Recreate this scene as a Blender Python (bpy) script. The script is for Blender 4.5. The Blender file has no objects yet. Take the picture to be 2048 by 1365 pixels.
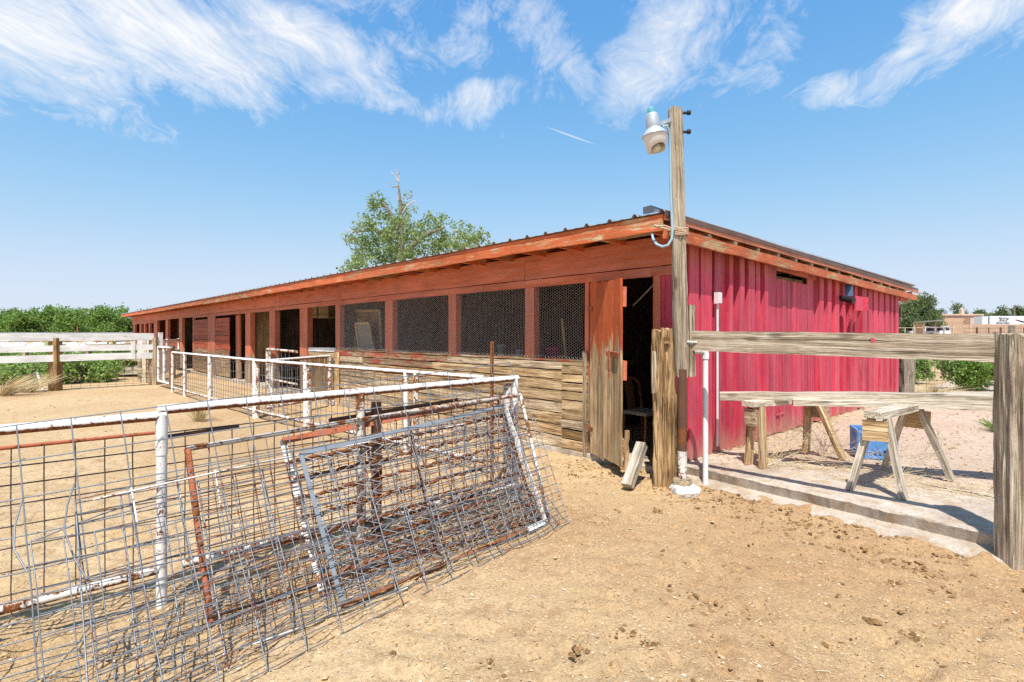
import bpy, math, random
import numpy as np
from mathutils import Vector, Matrix

random.seed(7)
rng = np.random.default_rng(11)
scene = bpy.context.scene
col = scene.collection
R = math.radians

# ------------------------------------------------------------------ camera
F, CX, HY, CH = 1083.0, 1024.0, 669.0, 1.5          # focal in px of the 2048 px frame, horizon row, eye height
cam_d = bpy.data.cameras.new('camera')
cam_d.sensor_width = 36.0
cam_d.lens = 36.0 * F / 2048.0
cam_d.shift_y = -(682.5 - HY) / 2048.0
cam_d.clip_end = 3000.0
cam = bpy.data.objects.new('camera', cam_d)
cam.location = (0, 0, CH)
cam.rotation_euler = (R(90), 0, 0)
col.objects.link(cam)
scene.camera = cam

# ------------------------------------------------------------------ light
SUN_H = Vector((-0.068, -0.496))                    # horizontal part of the direction to the sun for a rise of 1
SUN_EL = math.atan2(1.0, SUN_H.length)
SUN_AZ = math.atan2(SUN_H.x, SUN_H.y)
SUN_STRENGTH, SKY_STRENGTH, EXPOSURE = 4.5, 0.15, 0.52
sd = bpy.data.lights.new('sun', 'SUN')
sd.energy = SUN_STRENGTH
sd.angle = R(0.53)
sd.color = (1.0, 0.96, 0.90)
so = bpy.data.objects.new('sun', sd)
so.rotation_euler = Vector((-SUN_H.x, -SUN_H.y, -1.0)).to_track_quat('-Z', 'Y').to_euler()
so.location = (-8, -20, 30)
col.objects.link(so)
scene.view_settings.view_transform = 'Standard'
scene.view_settings.look = 'None'
scene.view_settings.exposure = EXPOSURE
scene.view_settings.gamma = 1.0
scene.view_settings.use_curve_mapping = False
scene.render.engine = 'CYCLES'
scene.cycles.use_denoising = False
try:
    scene.cycles.denoiser = 'OPENIMAGEDENOISE'
    scene.cycles.denoising_input_passes = 'RGB_ALBEDO_NORMAL'
    scene.cycles.denoising_prefilter = 'ACCURATE'
except Exception:
    pass
scene.cycles.max_bounces = 6
scene.cycles.transparent_max_bounces = 12


# ------------------------------------------------------------------ node helper
class NT:
    def __init__(s, tree):
        s.t = tree; s.n = tree.nodes; s.l = tree.links
    def node(s, typ, **kw):
        nd = s.n.new(typ)
        for k, v in kw.items():
            setattr(nd, k, v)
        return nd
    def put(s, sock, v):
        if isinstance(v, bpy.types.NodeSocket):
            s.l.new(v, sock)
        elif v is not None:
            sock.default_value = v
    def math(s, op, a, b=None, c=None, clamp=False):
        nd = s.node('ShaderNodeMath', operation=op); nd.use_clamp = clamp
        s.put(nd.inputs[0], a)
        if b is not None: s.put(nd.inputs[1], b)
        if c is not None: s.put(nd.inputs[2], c)
        return nd.outputs[0]
    def vmath(s, op, a, b=None):
        nd = s.node('ShaderNodeVectorMath', operation=op)
        s.put(nd.inputs[0], a)
        if b is not None: s.put(nd.inputs[1], b)
        return nd.outputs['Value'] if op in ('LENGTH', 'DOT_PRODUCT', 'DISTANCE') else nd.outputs[0]
    def sep(s, v):
        nd = s.node('ShaderNodeSeparateXYZ'); s.put(nd.inputs[0], v); return nd.outputs
    def comb(s, x, y, z):
        nd = s.node('ShaderNodeCombineXYZ')
        for i, v in enumerate((x, y, z)): s.put(nd.inputs[i], v)
        return nd.outputs[0]
    def mapping(s, v, loc=(0, 0, 0), rot=(0, 0, 0), scale=(1, 1, 1), typ='POINT'):
        nd = s.node('ShaderNodeMapping', vector_type=typ)
        s.put(nd.inputs['Vector'], v)
        nd.inputs['Location'].default_value = loc; nd.inputs['Rotation'].default_value = rot; nd.inputs['Scale'].default_value = scale
        return nd.outputs[0]
    def noise(s, v, scale, detail=4.0, rough=0.55, dist=0.0, col=False):
        nd = s.node('ShaderNodeTexNoise')
        s.put(nd.inputs['Vector'], v)
        nd.inputs['Scale'].default_value = scale; nd.inputs['Detail'].default_value = detail
        nd.inputs['Roughness'].default_value = rough; nd.inputs['Distortion'].default_value = dist
        return nd.outputs['Color' if col else 'Fac']
    def voronoi(s, v, scale, feature='F1', rnd=1.0):
        nd = s.node('ShaderNodeTexVoronoi', feature=feature)
        s.put(nd.inputs['Vector'], v); nd.inputs['Scale'].default_value = scale
        nd.inputs['Randomness'].default_value = rnd
        return nd
    def ramp(s, f, stops, interp='LINEAR'):
        nd = s.node('ShaderNodeValToRGB'); e = nd.color_ramp; e.interpolation = interp
        while len(e.elements) < len(stops): e.elements.new(0.5)
        for el, (p, c) in zip(e.elements, stops):
            el.position = p
            el.color = (c, c, c, 1) if isinstance(c, (int, float)) else (*c[:3], 1)
        s.put(nd.inputs[0], f)
        return nd.outputs[0]
    def rng(s, f, a, b, c=0.0, d=1.0, smooth=False):
        nd = s.node('ShaderNodeMapRange', interpolation_type='SMOOTHSTEP' if smooth else 'LINEAR')
        s.put(nd.inputs[0], f)
        for i, v in enumerate((a, b, c, d)): s.put(nd.inputs[i + 1], v)
        return nd.outputs[0]
    def mix(s, f, a, b, mode='MIX'):
        nd = s.node('ShaderNodeMix', data_type='RGBA', blend_type=mode)
        s.put(nd.inputs[0], f)
        s.put(nd.inputs[6], (*a, 1) if isinstance(a, tuple) and len(a) == 3 else a)
        s.put(nd.inputs[7], (*b, 1) if isinstance(b, tuple) and len(b) == 3 else b)
        return nd.outputs[2]
    def bump(s, h, strength=0.4, dist=0.01, normal=None):
        nd = s.node('ShaderNodeBump')
        nd.inputs['Strength'].default_value = strength; nd.inputs['Distance'].default_value = dist
        s.put(nd.inputs['Height'], h)
        if normal is not None: s.l.new(normal, nd.inputs['Normal'])
        return nd.outputs[0]


# ------------------------------------------------------------------ sky with cirrus
world = bpy.data.worlds.new('World'); scene.world = world; world.use_nodes = True
w = NT(world.node_tree); w.n.clear()
w_out = w.node('ShaderNodeOutputWorld'); w_bg = w.node('ShaderNodeBackground')
sky = w.node('ShaderNodeTexSky', sky_type='NISHITA')
sky.sun_disc = False; sky.sun_elevation = SUN_EL; sky.sun_rotation = SUN_AZ % (2 * math.pi)
sky.altitude = 1200; sky.air_density = 1.0; sky.dust_density = 0.6; sky.ozone_density = 2.0
w_dir = w.node('ShaderNodeTexCoord').outputs['Generated']
dx, dy, dz = w.sep(w_dir)
az = w.math('ARCTAN2', dx, dy)
el = w.math('ARCSINE', dz)
ae = w.comb(az, el, 0.0)
aew = w.vmath('ADD', ae, w.vmath('MULTIPLY', w.vmath('SUBTRACT', w.noise(w.mapping(ae, scale=(5, 9, 1)), 1.0, 4, .55, col=True), (.5, .5, .5)), (.20, .10, 0)))
zz = w.math('ADD', w.math('MAXIMUM', dz, 0.0), 0.12)
plane = w.comb(w.math('DIVIDE', dx, zz), w.math('DIVIDE', dy, zz), 0.0)   # a high flat layer of cirrus seen in perspective
def AE(px, py):
    u = (px - CX) / F; v = (HY - py) / F
    a = math.atan(u); return a, math.atan(v * math.cos(a))
def blob(px, py, rx, ry, rot, amp):
    """one patch of thicker cirrus, by its bearing and height above the horizon"""
    a, e = AE(px, py)
    v = w.mapping(aew, (a, e, 0), (0, 0, R(rot)), (1.6 * rx / F * math.cos(a) ** 1.5, 1.6 * ry / F, 1), 'TEXTURE')
    return w.rng(w.vmath('LENGTH', v), 1.0, 0.0, 0.0, amp, True)
blobs = [(40, 60, 300, 120, -8, 1.05), (330, 50, 400, 95, -12, 1.05), (70, 185, 190, 38, -8, .8), (600, 80, 270, 80, -12, 1.0),
         (700, 150, 190, 70, -10, .9), (790, 60, 70, 130, 20, .6), (950, 205, 240, 36, 5, .8), (1100, 100, 100, 150, 20, .78),
         (1360, 50, 230, 110, 22, .82), (1270, 160, 150, 70, 25, .82), (1530, 80, 180, 55, 42, .62), (1640, 172, 130, 48, 4, 1.08),
         (1800, 110, 200, 62, 28, .82), (1960, 35, 190, 66, 25, .95), (1060, 240, 150, 30, 20, .42), (1250, 230, 150, 45, 10, .42),
         (900, 95, 150, 70, 10, .55), (985, 30, 130, 50, 15, .6), (-300, 10, 420, 180, -5, .9), (2350, -90, 380, 120, 25, .8), (500, -180, 900, 150, 0, .8), (1500, -220, 800, 120, 5, .6)]
cov = None
for b in blobs:
    o = blob(*b)
    cov = o if cov is None else w.math('MAXIMUM', cov, o)
warp = w.noise(plane, 0.9, 3, .5, col=True)
pw = w.vmath('ADD', plane, w.vmath('MULTIPLY', warp, (0.9, 0.9, 0)))
st1 = w.noise(w.mapping(pw, (3.1, 1.7, 0), (0, 0, R(6)), (1.9, 0.75, 1)), 1.0, 8, .66, .5)
st2 = w.noise(w.mapping(pw, (9.1, 4.7, 0), (0, 0, R(-8)), (9.5, 3.6, 1)), 1.0, 6, .72, 1.2)
fine = w.math('ADD', w.math('ADD', w.math('MULTIPLY', st1, .9), w.math('MULTIPLY', st2, 0.62)), w.math('MULTIPLY', w.noise(w.mapping(pw, (2, 8, 0), (0, 0, R(14)), (26, 9, 1)), 1.0, 5, .7, 1.0), .32))
fine = w.math('SUBTRACT', fine, 0.41)
dens = w.rng(w.math('ADD', fine, w.math('MULTIPLY', w.math('SUBTRACT', cov, 1.0), .66)), .12, .62, 0, 1.0)
# the short contrail left of the lamp
a0, e0 = AE(1088, 252); a1, e1 = AE(1196, 291)
cm = w.mapping(ae, ((a0 + a1) / 2, (e0 + e1) / 2, 0), (0, 0, math.atan2(e1 - e0, a1 - a0)), (math.hypot(a1 - a0, e1 - e0) * .56, .0019, 1), 'TEXTURE')
trail = w.rng(w.vmath('LENGTH', cm), 1.0, .3, 0, .55, True)
dens = w.math('MAXIMUM', dens, trail)
KS = SKY_STRENGTH * 2 ** EXPOSURE
ch = w.node('ShaderNodeSeparateColor'); w.l.new(sky.outputs[0], ch.inputs[0])
def soft(x, top, k, g):                                # film-like shoulder, keeps the horizon from burning out
    e = w.math('EXPONENT', w.math('MULTIPLY', w.math('POWER', w.math('MULTIPLY', x, KS), g), -k))
    return w.math('MULTIPLY', w.math('SUBTRACT', 1.0, e), top / KS)
cc = w.node('ShaderNodeCombineColor')
for i, (top, k, g) in enumerate(((.71, 3.0, 1.6), (.82, 2.32, 1.15), (.955, 3.0, 1.0))):
    w.l.new(soft(ch.outputs[i], top, k, g), cc.inputs[i])
final = w.mix(dens, cc.outputs[0], (.96 / KS, .975 / KS, 1.0 / KS))
w.l.new(final, w_bg.inputs['Color']); w_bg.inputs['Strength'].default_value = SKY_STRENGTH
w.l.new(w_bg.outputs[0], w_out.inputs['Surface'])


# ------------------------------------------------------------------ materials
MATS = {}
def material(name):
    m = bpy.data.materials.new(name); m.use_nodes = True
    t = NT(m.node_tree); t.n.clear()
    out = t.node('ShaderNodeOutputMaterial'); p = t.node('ShaderNodeBsdfPrincipled')
    t.l.new(p.outputs[0], out.inputs['Surface'])
    p.inputs['Specular IOR Level'].default_value = 0.25
    MATS[name] = m
    return t, p, out
def obj_coord(t):
    tc = t.node('ShaderNodeTexCoord').outputs['Object']
    rnd = t.node('ShaderNodeObjectInfo').outputs['Random']
    off = t.comb(t.math('MULTIPLY', rnd, 37.0), t.math('MULTIPLY', rnd, 91.0), t.math('MULTIPLY', rnd, 53.0))
    return t.vmath('ADD', tc, off), rnd
def wood_color(t, v, rnd, dark, mid, light, along=1.4, across=26.0, var=.35):
    """grain runs along local X"""
    wv = t.vmath('ADD', v, t.vmath('MULTIPLY', t.noise(v, 2.2, 2, .5, col=True), (0.0, 0.035, 0.035)))
    g1 = t.noise(t.mapping(wv, scale=(along, across, across)), 1.0, 5, .6, .5)
    g2 = t.noise(t.mapping(wv, (4, 2, 1), scale=(along * 3, across * 4.5, across * 4.5)), 1.0, 3, .6)
    g = t.math('ADD', t.math('MULTIPLY', g1, .6), t.math('MULTIPLY', g2, .40))
    g = t.rng(g, .365, .635, 0, 1)
    blot = t.noise(v, 3.0, 3, .6)
    g = t.math('ADD', g, t.rng(blot, .3, .7, -.16, .16))
    c = t.ramp(g, [(0.0, dark), (.30, tuple((a + b) / 2 for a, b in zip(dark, mid))), (.55, mid), (1.0, light)])
    bright = t.rng(rnd, 0, 1, 1 - var, 1 + var * .6)
    return t.mix(1.0, c, t.comb(bright, bright, bright), 'MULTIPLY'), g
def world_z(t):
    return t.sep(t.node('ShaderNodeNewGeometry').outputs['Position'])[2]
def wood(name, dark, mid, light, bump=.5, var=.3, along=1.4, across=26.0, knots=True):
    t, p, out = material(name)
    v, rnd = obj_coord(t)
    c, g = wood_color(t, v, rnd, dark, mid, light, along, across, var)
    crack = t.noise(t.mapping(v, (7, 3, 2), scale=(.8, 30, 30)), 1.0, 3, .7, .4)
    ck = t.rng(crack, .60, .66, 0, 1)
    c = t.mix(t.math('MULTIPLY', ck, .75), c, tuple(x * .35 for x in dark))
    if knots:
        kn = t.voronoi(t.mapping(v, scale=(2.2, 7, 7)), 1.0)
        kd = t.rng(kn.outputs['Distance'], .07, .21, 1, 0, True)
        c = t.mix(t.math('MULTIPLY', kd, .7), c, tuple(x * .6 for x in dark))
    t.put(p.inputs['Base Color'], c)
    p.inputs['Roughness'].default_value = .88
    h = t.math('SUBTRACT', g, t.math('MULTIPLY', ck, .9))
    t.put(p.inputs['Normal'], t.bump(h, bump, .006))
    return MATS[name]
def painted(name, paint, under=((.16, .10, .055), (.34, .23, .13), (.52, .40, .26)), wear=.5, pvar=.16, zbare=None, ztop=None, topcol=None, bump=.4, chips=.5, fade=0.0, dust=None):
    """paint over old wood; wear = share of bare wood; zbare=(z0,z1) strips the paint below z0; ztop overspray band"""
    t, p, out = material(name)
    v, rnd = obj_coord(t)
    wc, g = wood_color(t, v, rnd, *under)
    n1 = t.noise(t.mapping(v, scale=(2.0, 9, 9)), 1.0, 7, .68, .3)
    n2 = t.noise(t.mapping(v, (3, 1, 8), scale=(9, 60, 60)), 1.0, 4, .65)
    m = t.math('ADD', t.math('MULTIPLY', n1, .72), t.math('MULTIPLY', n2, .28))
    m = t.math('ADD', m, t.rng(rnd, 0, 1, -.03, .03))
    if zbare:
        z = t.math('ADD', world_z(t), t.rng(n1, .2, .8, -.25, .25))
        m = t.math('ADD', m, t.rng(z, zbare[0], zbare[1], -.33, 0.0, True))
    th = .27 + wear * .36
    mask = t.rng(m, th - .03, th + .03, 0, 1)
    pn = t.noise(t.mapping(v, scale=(1.0, 3, 3)), 2.0, 4, .6)
    pb = t.math('ADD', t.rng(pn, .3, .7, 1 - pvar, 1 + pvar), t.rng(rnd, 0, 1, -pvar * 1.1, pvar * .8))
    pb = t.math('ADD', pb, t.rng(g, .2, .9, -.12, .08))
    pc = (*paint, 1)
    if topcol is not None:
        pc = t.mix(t.rng(t.math('ADD', world_z(t), t.rng(pn, .3, .7, -.08, .08)), ztop[0], ztop[1], 0, 1, True), paint, topcol)
    c = t.mix(1.0, pc, t.comb(pb, pb, pb), 'MULTIPLY')
    fl = t.rng(t.noise(t.mapping(v, (1, 5, 2), scale=(14, 40, 40)), 1.0, 3, .6), .64, .70, 0, chips)
    c = t.mix(fl, c, tuple(min(1, x * 1.25 + .12) for x in paint))
    c = t.mix(t.math('SUBTRACT', 1.0, mask), c, wc)
    if fade:
        fd = t.noise(t.mapping(v, (2, 6, 1), scale=(.7, 14, 14)), 1.0, 5, .65, .4)
        c = t.mix(t.rng(fd, .42, .68, 0, fade), c, tuple(min(1, x * .75 + .22) for x in paint))
        c = t.mix(t.rng(t.noise(t.mapping(v, (8, 1, 4), scale=(1.1, 9, 9)), 1.0, 5, .65), .54, .72, 0, fade), c, tuple(x * .55 for x in paint))
    if dust:
        dz_ = t.math('ADD', world_z(t), t.rng(n1, .25, .75, -.22, .22))
        c = t.mix(t.rng(dz_, dust[0], dust[1], .55, 0, True), c, (.50, .33, .22))
    t.put(p.inputs['Base Color'], c)
    t.put(p.inputs['Roughness'], t.rng(mask, 0, 1, .9, .62))
    h = t.math('ADD', t.math('MULTIPLY', g, .55), t.math('MULTIPLY', mask, .35))
    t.put(p.inputs['Normal'], t.bump(h, bump, .005))
    return MATS[name]
def metal_paint(name, paint, rust_a=(.10, .032, .012), rust_b=(.33, .12, .04), wear=.4, under=.0, metallic=0.0, rough=.5):
    """paint with rust; under = how much more rust on faces that look down"""
    t, p, out = material(name)
    v, rnd = obj_coord(t)
    n1 = t.noise(v, 11, 7, .68, .3)
    n2 = t.noise(v, 60, 4, .6)
    m = t.math('ADD', t.math('MULTIPLY', n1, .7), t.math('MULTIPLY', n2, .3))
    if under:
        nz = t.sep(t.node('ShaderNodeNewGeometry').outputs['Normal'])[2]
        m = t.math('ADD', m, t.rng(nz, -.85, .1, -under, 0, True))
    th = .27 + wear * .36
    mask = t.rng(m, th - .025, th + .025, 0, 1)
    rc = t.mix(t.rng(n2, .3, .7), rust_a, rust_b)
    pb = t.rng(t.noise(v, 5, 4, .6), .3, .7, .86, 1.06)
    pc = t.mix(1.0, paint, t.comb(pb, pb, pb), 'MULTIPLY')
    t.put(p.inputs['Base Color'], t.mix(mask, rc, pc))
    t.put(p.inputs['Roughness'], t.rng(mask, 0, 1, .9, rough))
    if metallic: t.put(p.inputs['Metallic'], t.math('MULTIPLY', mask, metallic))
    t.put(p.inputs['Normal'], t.bump(t.math('ADD', m, t.math('MULTIPLY', mask, .4)), .3, .003))
    return MATS[name]
def simple(name, c, rough=.7, var=.12, scale=12, metallic=0.0, bump=0.0, spec=.25):
    t, p, out = material(name)
    v, rnd = obj_coord(t)
    n = t.noise(v, scale, 5, .6)
    b = t.math('ADD', t.rng(n, .3, .7, 1 - var, 1 + var), t.rng(rnd, 0, 1, -var * .5, var * .5))
    t.put(p.inputs['Base Color'], t.mix(1.0, c, t.comb(b, b, b), 'MULTIPLY'))
    p.inputs['Roughness'].default_value = rough; p.inputs['Metallic'].default_value = metallic
    p.inputs['Specular IOR Level'].default_value = spec
    if bump: t.put(p.inputs['Normal'], t.bump(n, bump, .01))
    return MATS[name]
def leafmat(name, c1, c2, c3, trans=.35):
    t, p, out = material(name)
    isl = t.node('ShaderNodeNewGeometry').outputs['Random Per Island']
    c = t.ramp(isl, [(0, c1), (.5, c2), (1, c3)])
    t.put(p.inputs['Base Color'], c); p.inputs['Roughness'].default_value = .6
    tr = t.node('ShaderNodeBsdfTranslucent'); t.put(tr.inputs[0], c)
    mx = t.node('ShaderNodeMixShader'); mx.inputs[0].default_value = trans
    t.l.new(p.outputs[0], mx.inputs[1]); t.l.new(tr.outputs[0], mx.inputs[2]); t.l.new(mx.outputs[0], out.inputs['Surface'])
    return MATS[name]

RED = (.63, .165, .078); MAG = (.60, .046, .088); ORANGE = (.58, .145, .05)
painted('red_trim', RED, wear=.14, pvar=.2, chips=.2, fade=.35)
painted('red_post', RED, wear=.2, zbare=(.75, 1.1), chips=.25, fade=.3)
painted('red_board', (.47, .09, .035), wear=.40, zbare=(.80, 1.05))
painted('fascia_red', ORANGE, under=((.30, .17, .08), (.52, .34, .18), (.68, .52, .32)), wear=.50, pvar=.2, chips=.6, bump=.7)
painted('magenta', MAG, under=((.20, .10, .07), (.36, .20, .15), (.5, .34, .28)), wear=.24, pvar=.2, ztop=(2.08, 2.44), topcol=(.44, .085, .04), chips=.3, fade=.36, dust=(.10, .5))
painted('sill_red', (.36, .075, .04), wear=.72, bump=.8)
painted('door_red', (.52, .105, .03), under=((.20, .115, .05), (.50, .34, .18), (.74, .56, .34)), wear=.36, zbare=(1.1, 1.5), bump=.7)
painted('white_board', (.85, .83, .79), under=((.22, .17, .12), (.40, .33, .26), (.55, .48, .40)), wear=.33, chips=.1)
wood('plank_tan', (.19, .105, .045), (.58, .39, .20), (.84, .64, .40), bump=1.0)
wood('plank_grey', (.18, .12, .07), (.54, .405, .255), (.78, .64, .45), bump=1.0)
wood('wood_pole', (.14, .10, .065), (.42, .335, .235), (.64, .54, .41), bump=1.0, across=42, along=.9)
wood('wood_rotten', (.09, .05, .02), (.38, .235, .11), (.62, .43, .23), bump=1.0, across=18)
wood('wood_pale', (.24, .19, .13), (.58, .49, .37), (.82, .74, .61), bump=.9, across=36)
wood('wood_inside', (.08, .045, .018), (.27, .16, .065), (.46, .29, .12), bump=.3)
wood('wood_new', (.34, .22, .10), (.55, .38, .19), (.66, .48, .26), bump=.2, knots=False)
metal_paint('pipe_white', (.80, .78, .74), wear=.42, under=.36)
metal_paint('pipe_white_worn', (.76, .72, .64), wear=.60, under=.12)
metal_paint('rust_red', (.42, .13, .065), wear=.50, rough=.8)
metal_paint('rust', (.30, .115, .05), wear=.62, rough=.85)
metal_paint('rust_dark', (.13, .065, .04), wear=.5, rough=.85)
metal_paint('galvanised', (.25, .265, .285), wear=.15, metallic=.45, rough=.5)
metal_paint('rail_mixed', (.46, .42, .37), wear=.62, rough=.7)
metal_paint('galvanised_rusty', (.24, .25, .265), wear=.52, metallic=.45, rough=.5)
metal_paint('steel_grey', (.21, .235, .26), wear=.22, rough=.6)
simple('mesh_dark', (.12, .095, .08), .7, .3, 20)
simple('chicken_wire', (.50, .44, .42), .5, .2, 40, metallic=.2)
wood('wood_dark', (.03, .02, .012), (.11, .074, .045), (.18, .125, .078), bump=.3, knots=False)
simple('flashing_brown', (.15, .095, .075), .6, .2, 4)
painted('rake_pink', (.66, .24, .13), wear=.22, chips=.3)
simple('pvc_white', (.74, .77, .78), .4, .06)
simple('box_white', (.74, .66, .68), .5, .06)
simple('dark_steel', (.03, .03, .032), .6, .2)
simple('black_plastic', (.02, .02, .022), .4, .1)
simple('rope', (.50, .36, .24), .9, .2, 60)
simple('fibreglass', (.30, .29, .26), .9, .2)
# ------------------------------------------------------------------ geometry helpers
WM = {}                                              # world matrices of everything linked so far
def link(o, M=None, parent=None):
    M = M or Matrix.Identity(4)
    col.objects.link(o)
    if parent is not None:
        o.parent = parent
        o.matrix_basis = WM[parent.name].inverted() @ M
    else:
        o.matrix_basis = M
    WM[o.name] = M
    return o
def tag(o, label=None, cat=None, group=None, kind=None):
    if label: o['label'] = label
    if cat: o['category'] = cat
    if group: o['group'] = group
    if kind: o['kind'] = kind
    return o
def empty(name, loc, label=None, cat=None, group=None, parent=None):
    o = bpy.data.objects.new(name, None); o.empty_display_size = .2
    link(o, Matrix.Translation(Vector(loc)), parent)
    return tag(o, label, cat, group)
def V(*a): return Vector(a)
def at(px, py, Y):
    """the point seen at a pixel of the photograph when it lies Y metres in front of the camera"""
    return Vector(((px - CX) / F * Y, Y, CH - (py - HY) / F * Y))
def on_z(px, py, z=0.0):
    return at(px, py, (CH - z) * F / (py - HY))
def frame_mtx(o, x, up):
    x = Vector(x).normalized(); y = Vector(up); y = (y - x * y.dot(x)).normalized(); z = x.cross(y)
    M = Matrix((x, y, z)).transposed().to_4x4(); M.translation = o
    return M
class MB:
    def __init__(s): s.v = []; s.f = []; s.sm = []
    def add(s, vs, fs, smooth=False):
        k = len(s.v); s.v += [tuple(p) for p in vs]; s.f += [tuple(i + k for i in f) for f in fs]; s.sm += [smooth] * len(fs)
    def box(s, c, size, M=None, bev=0.0):
        hx, hy, hz = (d / 2 for d in size); c = Vector(c)
        vs = [c + Vector((x * hx, y * hy, z * hz)) for x in (-1, 1) for y in (-1, 1) for z in (-1, 1)]
        if M is not None: vs = [M @ p for p in vs]
        s.add(vs, [(0, 1, 3, 2), (4, 6, 7, 5), (0, 4, 5, 1), (2, 3, 7, 6), (0, 2, 6, 4), (1, 5, 7, 3)])
    def bar(s, a, b, wd, th, up=(0, 0, 1)):
        a = Vector(a); b = Vector(b)
        M = frame_mtx((a + b) / 2, b - a, up)
        s.box((0, 0, 0), ((b - a).length, wd, th), M)
    def tube(s, pts, r, n=6, cap=True):
        pts = [Vector(p) for p in pts]; m = len(pts)
        rr = r if isinstance(r, (list, tuple)) else [r] * m
        vs = []
        ref = None
        for i, p in enumerate(pts):
            d = (pts[min(i + 1, m - 1)] - pts[max(i - 1, 0)])
            if d.length < 1e-9: d = Vector((0, 0, 1))
            d.normalize()
            if ref is None:
                ref = Vector((0, 0, 1)) if abs(d.z) < .9 else Vector((1, 0, 0))
            u = (ref - d * ref.dot(d))
            if u.length < 1e-6: u = Vector((1, 0, 0)) - d * d.x
            u.normalize(); ref = u; q = d.cross(u)
            for k in range(n):
                a = 2 * math.pi * k / n
                vs.append(p + (u * math.cos(a) + q * math.sin(a)) * rr[i])
        fs = [(i * n + k, i * n + (k + 1) % n, (i + 1) * n + (k + 1) % n, (i + 1) * n + k) for i in range(m - 1) for k in range(n)]
        s.add(vs, fs, True)
        if cap and n > 2:
            s.add(vs[:n][::-1], [tuple(range(n))]); s.add(vs[-n:], [tuple(range(n))])
    def lathe(s, prof, c, ax=(0, 0, 1), n=20, arc=(0, 2 * math.pi)):
        ax = Vector(ax).normalized(); u = ax.orthogonal().normalized(); q = ax.cross(u); c = Vector(c)
        full = abs(arc[1] - arc[0] - 2 * math.pi) < 1e-6; k = n if full else n + 1
        vs = []
        for r, h in prof:
            for i in range(k):
                a = arc[0] + (arc[1] - arc[0]) * i / n
                vs.append(c + ax * h + (u * math.cos(a) + q * math.sin(a)) * r)
        fs = []
        for j in range(len(prof) - 1):
            for i in range(n):
                i2 = (i + 1) % k if full else i + 1
                fs.append((j * k + i, j * k + i2, (j + 1) * k + i2, (j + 1) * k + i))
        s.add(vs, fs, True)
    def build(s, name, mat, parent=None, M=None, label=None, cat=None, group=None, kind=None):
        """vertices are world coordinates; M sets the object's own frame"""
        M = M or (Matrix.Translation(WM[parent.name].translation) if parent is not None else Matrix.Identity(4))
        Mi = M.inverted()
        me = bpy.data.meshes.new(name)
        vs = np.array(s.v, dtype=float)
        A = np.array(Mi)
        vs = vs @ A[:3, :3].T + A[:3, 3]
        me.from_pydata(vs.tolist(), [], s.f)
        me.polygons.foreach_set('use_smooth', s.sm)
        me.materials.append(MATS[mat] if isinstance(mat, str) else mat)
        me.update()
        o = bpy.data.objects.new(name, me)
        link(o, M, parent)
        return tag(o, label, cat, group, kind)
def plank(name, a, b, wd, th, mat, parent=None, up=(0, 0, 1), seg=4, jit=.003, wd2=None, rough_end=.004, bow=0.0):
    """a board from a to b; wd along up; slightly uneven edges and ends"""
    a = Vector(a); b = Vector(b); L = (b - a).length
    M = frame_mtx((a + b) / 2, b - a, up)
    me = bpy.data.meshes.new(name)
    vs = []; wd2 = wd2 or wd
    for i in range(seg + 1):
        t = i / seg; x = (t - .5) * L; hw = (wd * (1 - t) + wd2 * t) / 2
        bw = bow * math.sin(math.pi * t)
        e = rough_end if i in (0, seg) else 0
        j = lambda s=jit: random.uniform(-s, s)
        y0 = -hw + j(); y1 = hw + j(); zz_ = j(jit * .5)
        for (y, z) in ((y0, -th / 2), (y1, -th / 2), (y1, th / 2), (y0, th / 2)):
            vs.append((x + random.uniform(-e, e), y + bw, z + zz_))
    fs = [(i * 4 + k, i * 4 + (k + 1) % 4, (i + 1) * 4 + (k + 1) % 4, (i + 1) * 4 + k) for i in range(seg) for k in range(4)]
    fs += [(3, 2, 1, 0), tuple(seg * 4 + k for k in range(4))]
    fs = [f[::-1] for f in fs]
    me.from_pydata(vs, [], fs); me.materials.append(MATS[mat]); me.update()
    o = bpy.data.objects.new(name, me)
    return link(o, M, parent)
def pipe(name, a, b, r, mat, parent=None, n=10):
    m = MB(); m.tube([a, b], r, n)
    a = Vector(a); b = Vector(b)
    return m.build(name, mat, parent, frame_mtx((a + b) / 2, b - a, (0, 0, 1) if abs((b - a).normalized().z) < .9 else (0, 1, 0)))
def hashn(ix, iy, seed):
    h = np.sin(ix * 127.1 + iy * 311.7 + seed * 74.7) * 43758.5453
    return h - np.floor(h)
def vnoise(x, y, seed=0):
    ix = np.floor(x); iy = np.floor(y); fx = x - ix; fy = y - iy
    fx = fx * fx * (3 - 2 * fx); fy = fy * fy * (3 - 2 * fy)
    a = hashn(ix, iy, seed); b = hashn(ix + 1, iy, seed); c = hashn(ix, iy + 1, seed); d = hashn(ix + 1, iy + 1, seed)
    return (a * (1 - fx) + b * fx) * (1 - fy) + (c * (1 - fx) + d * fx) * fy
def fbm(x, y, seed=0, o=3):
    s = 0; a = .5; f = 1.0
    for i in range(o):
        s = s + a * (vnoise(x * f, y * f, seed + i * 3.3) - .5); a *= .5; f *= 2.1
    return s

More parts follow.
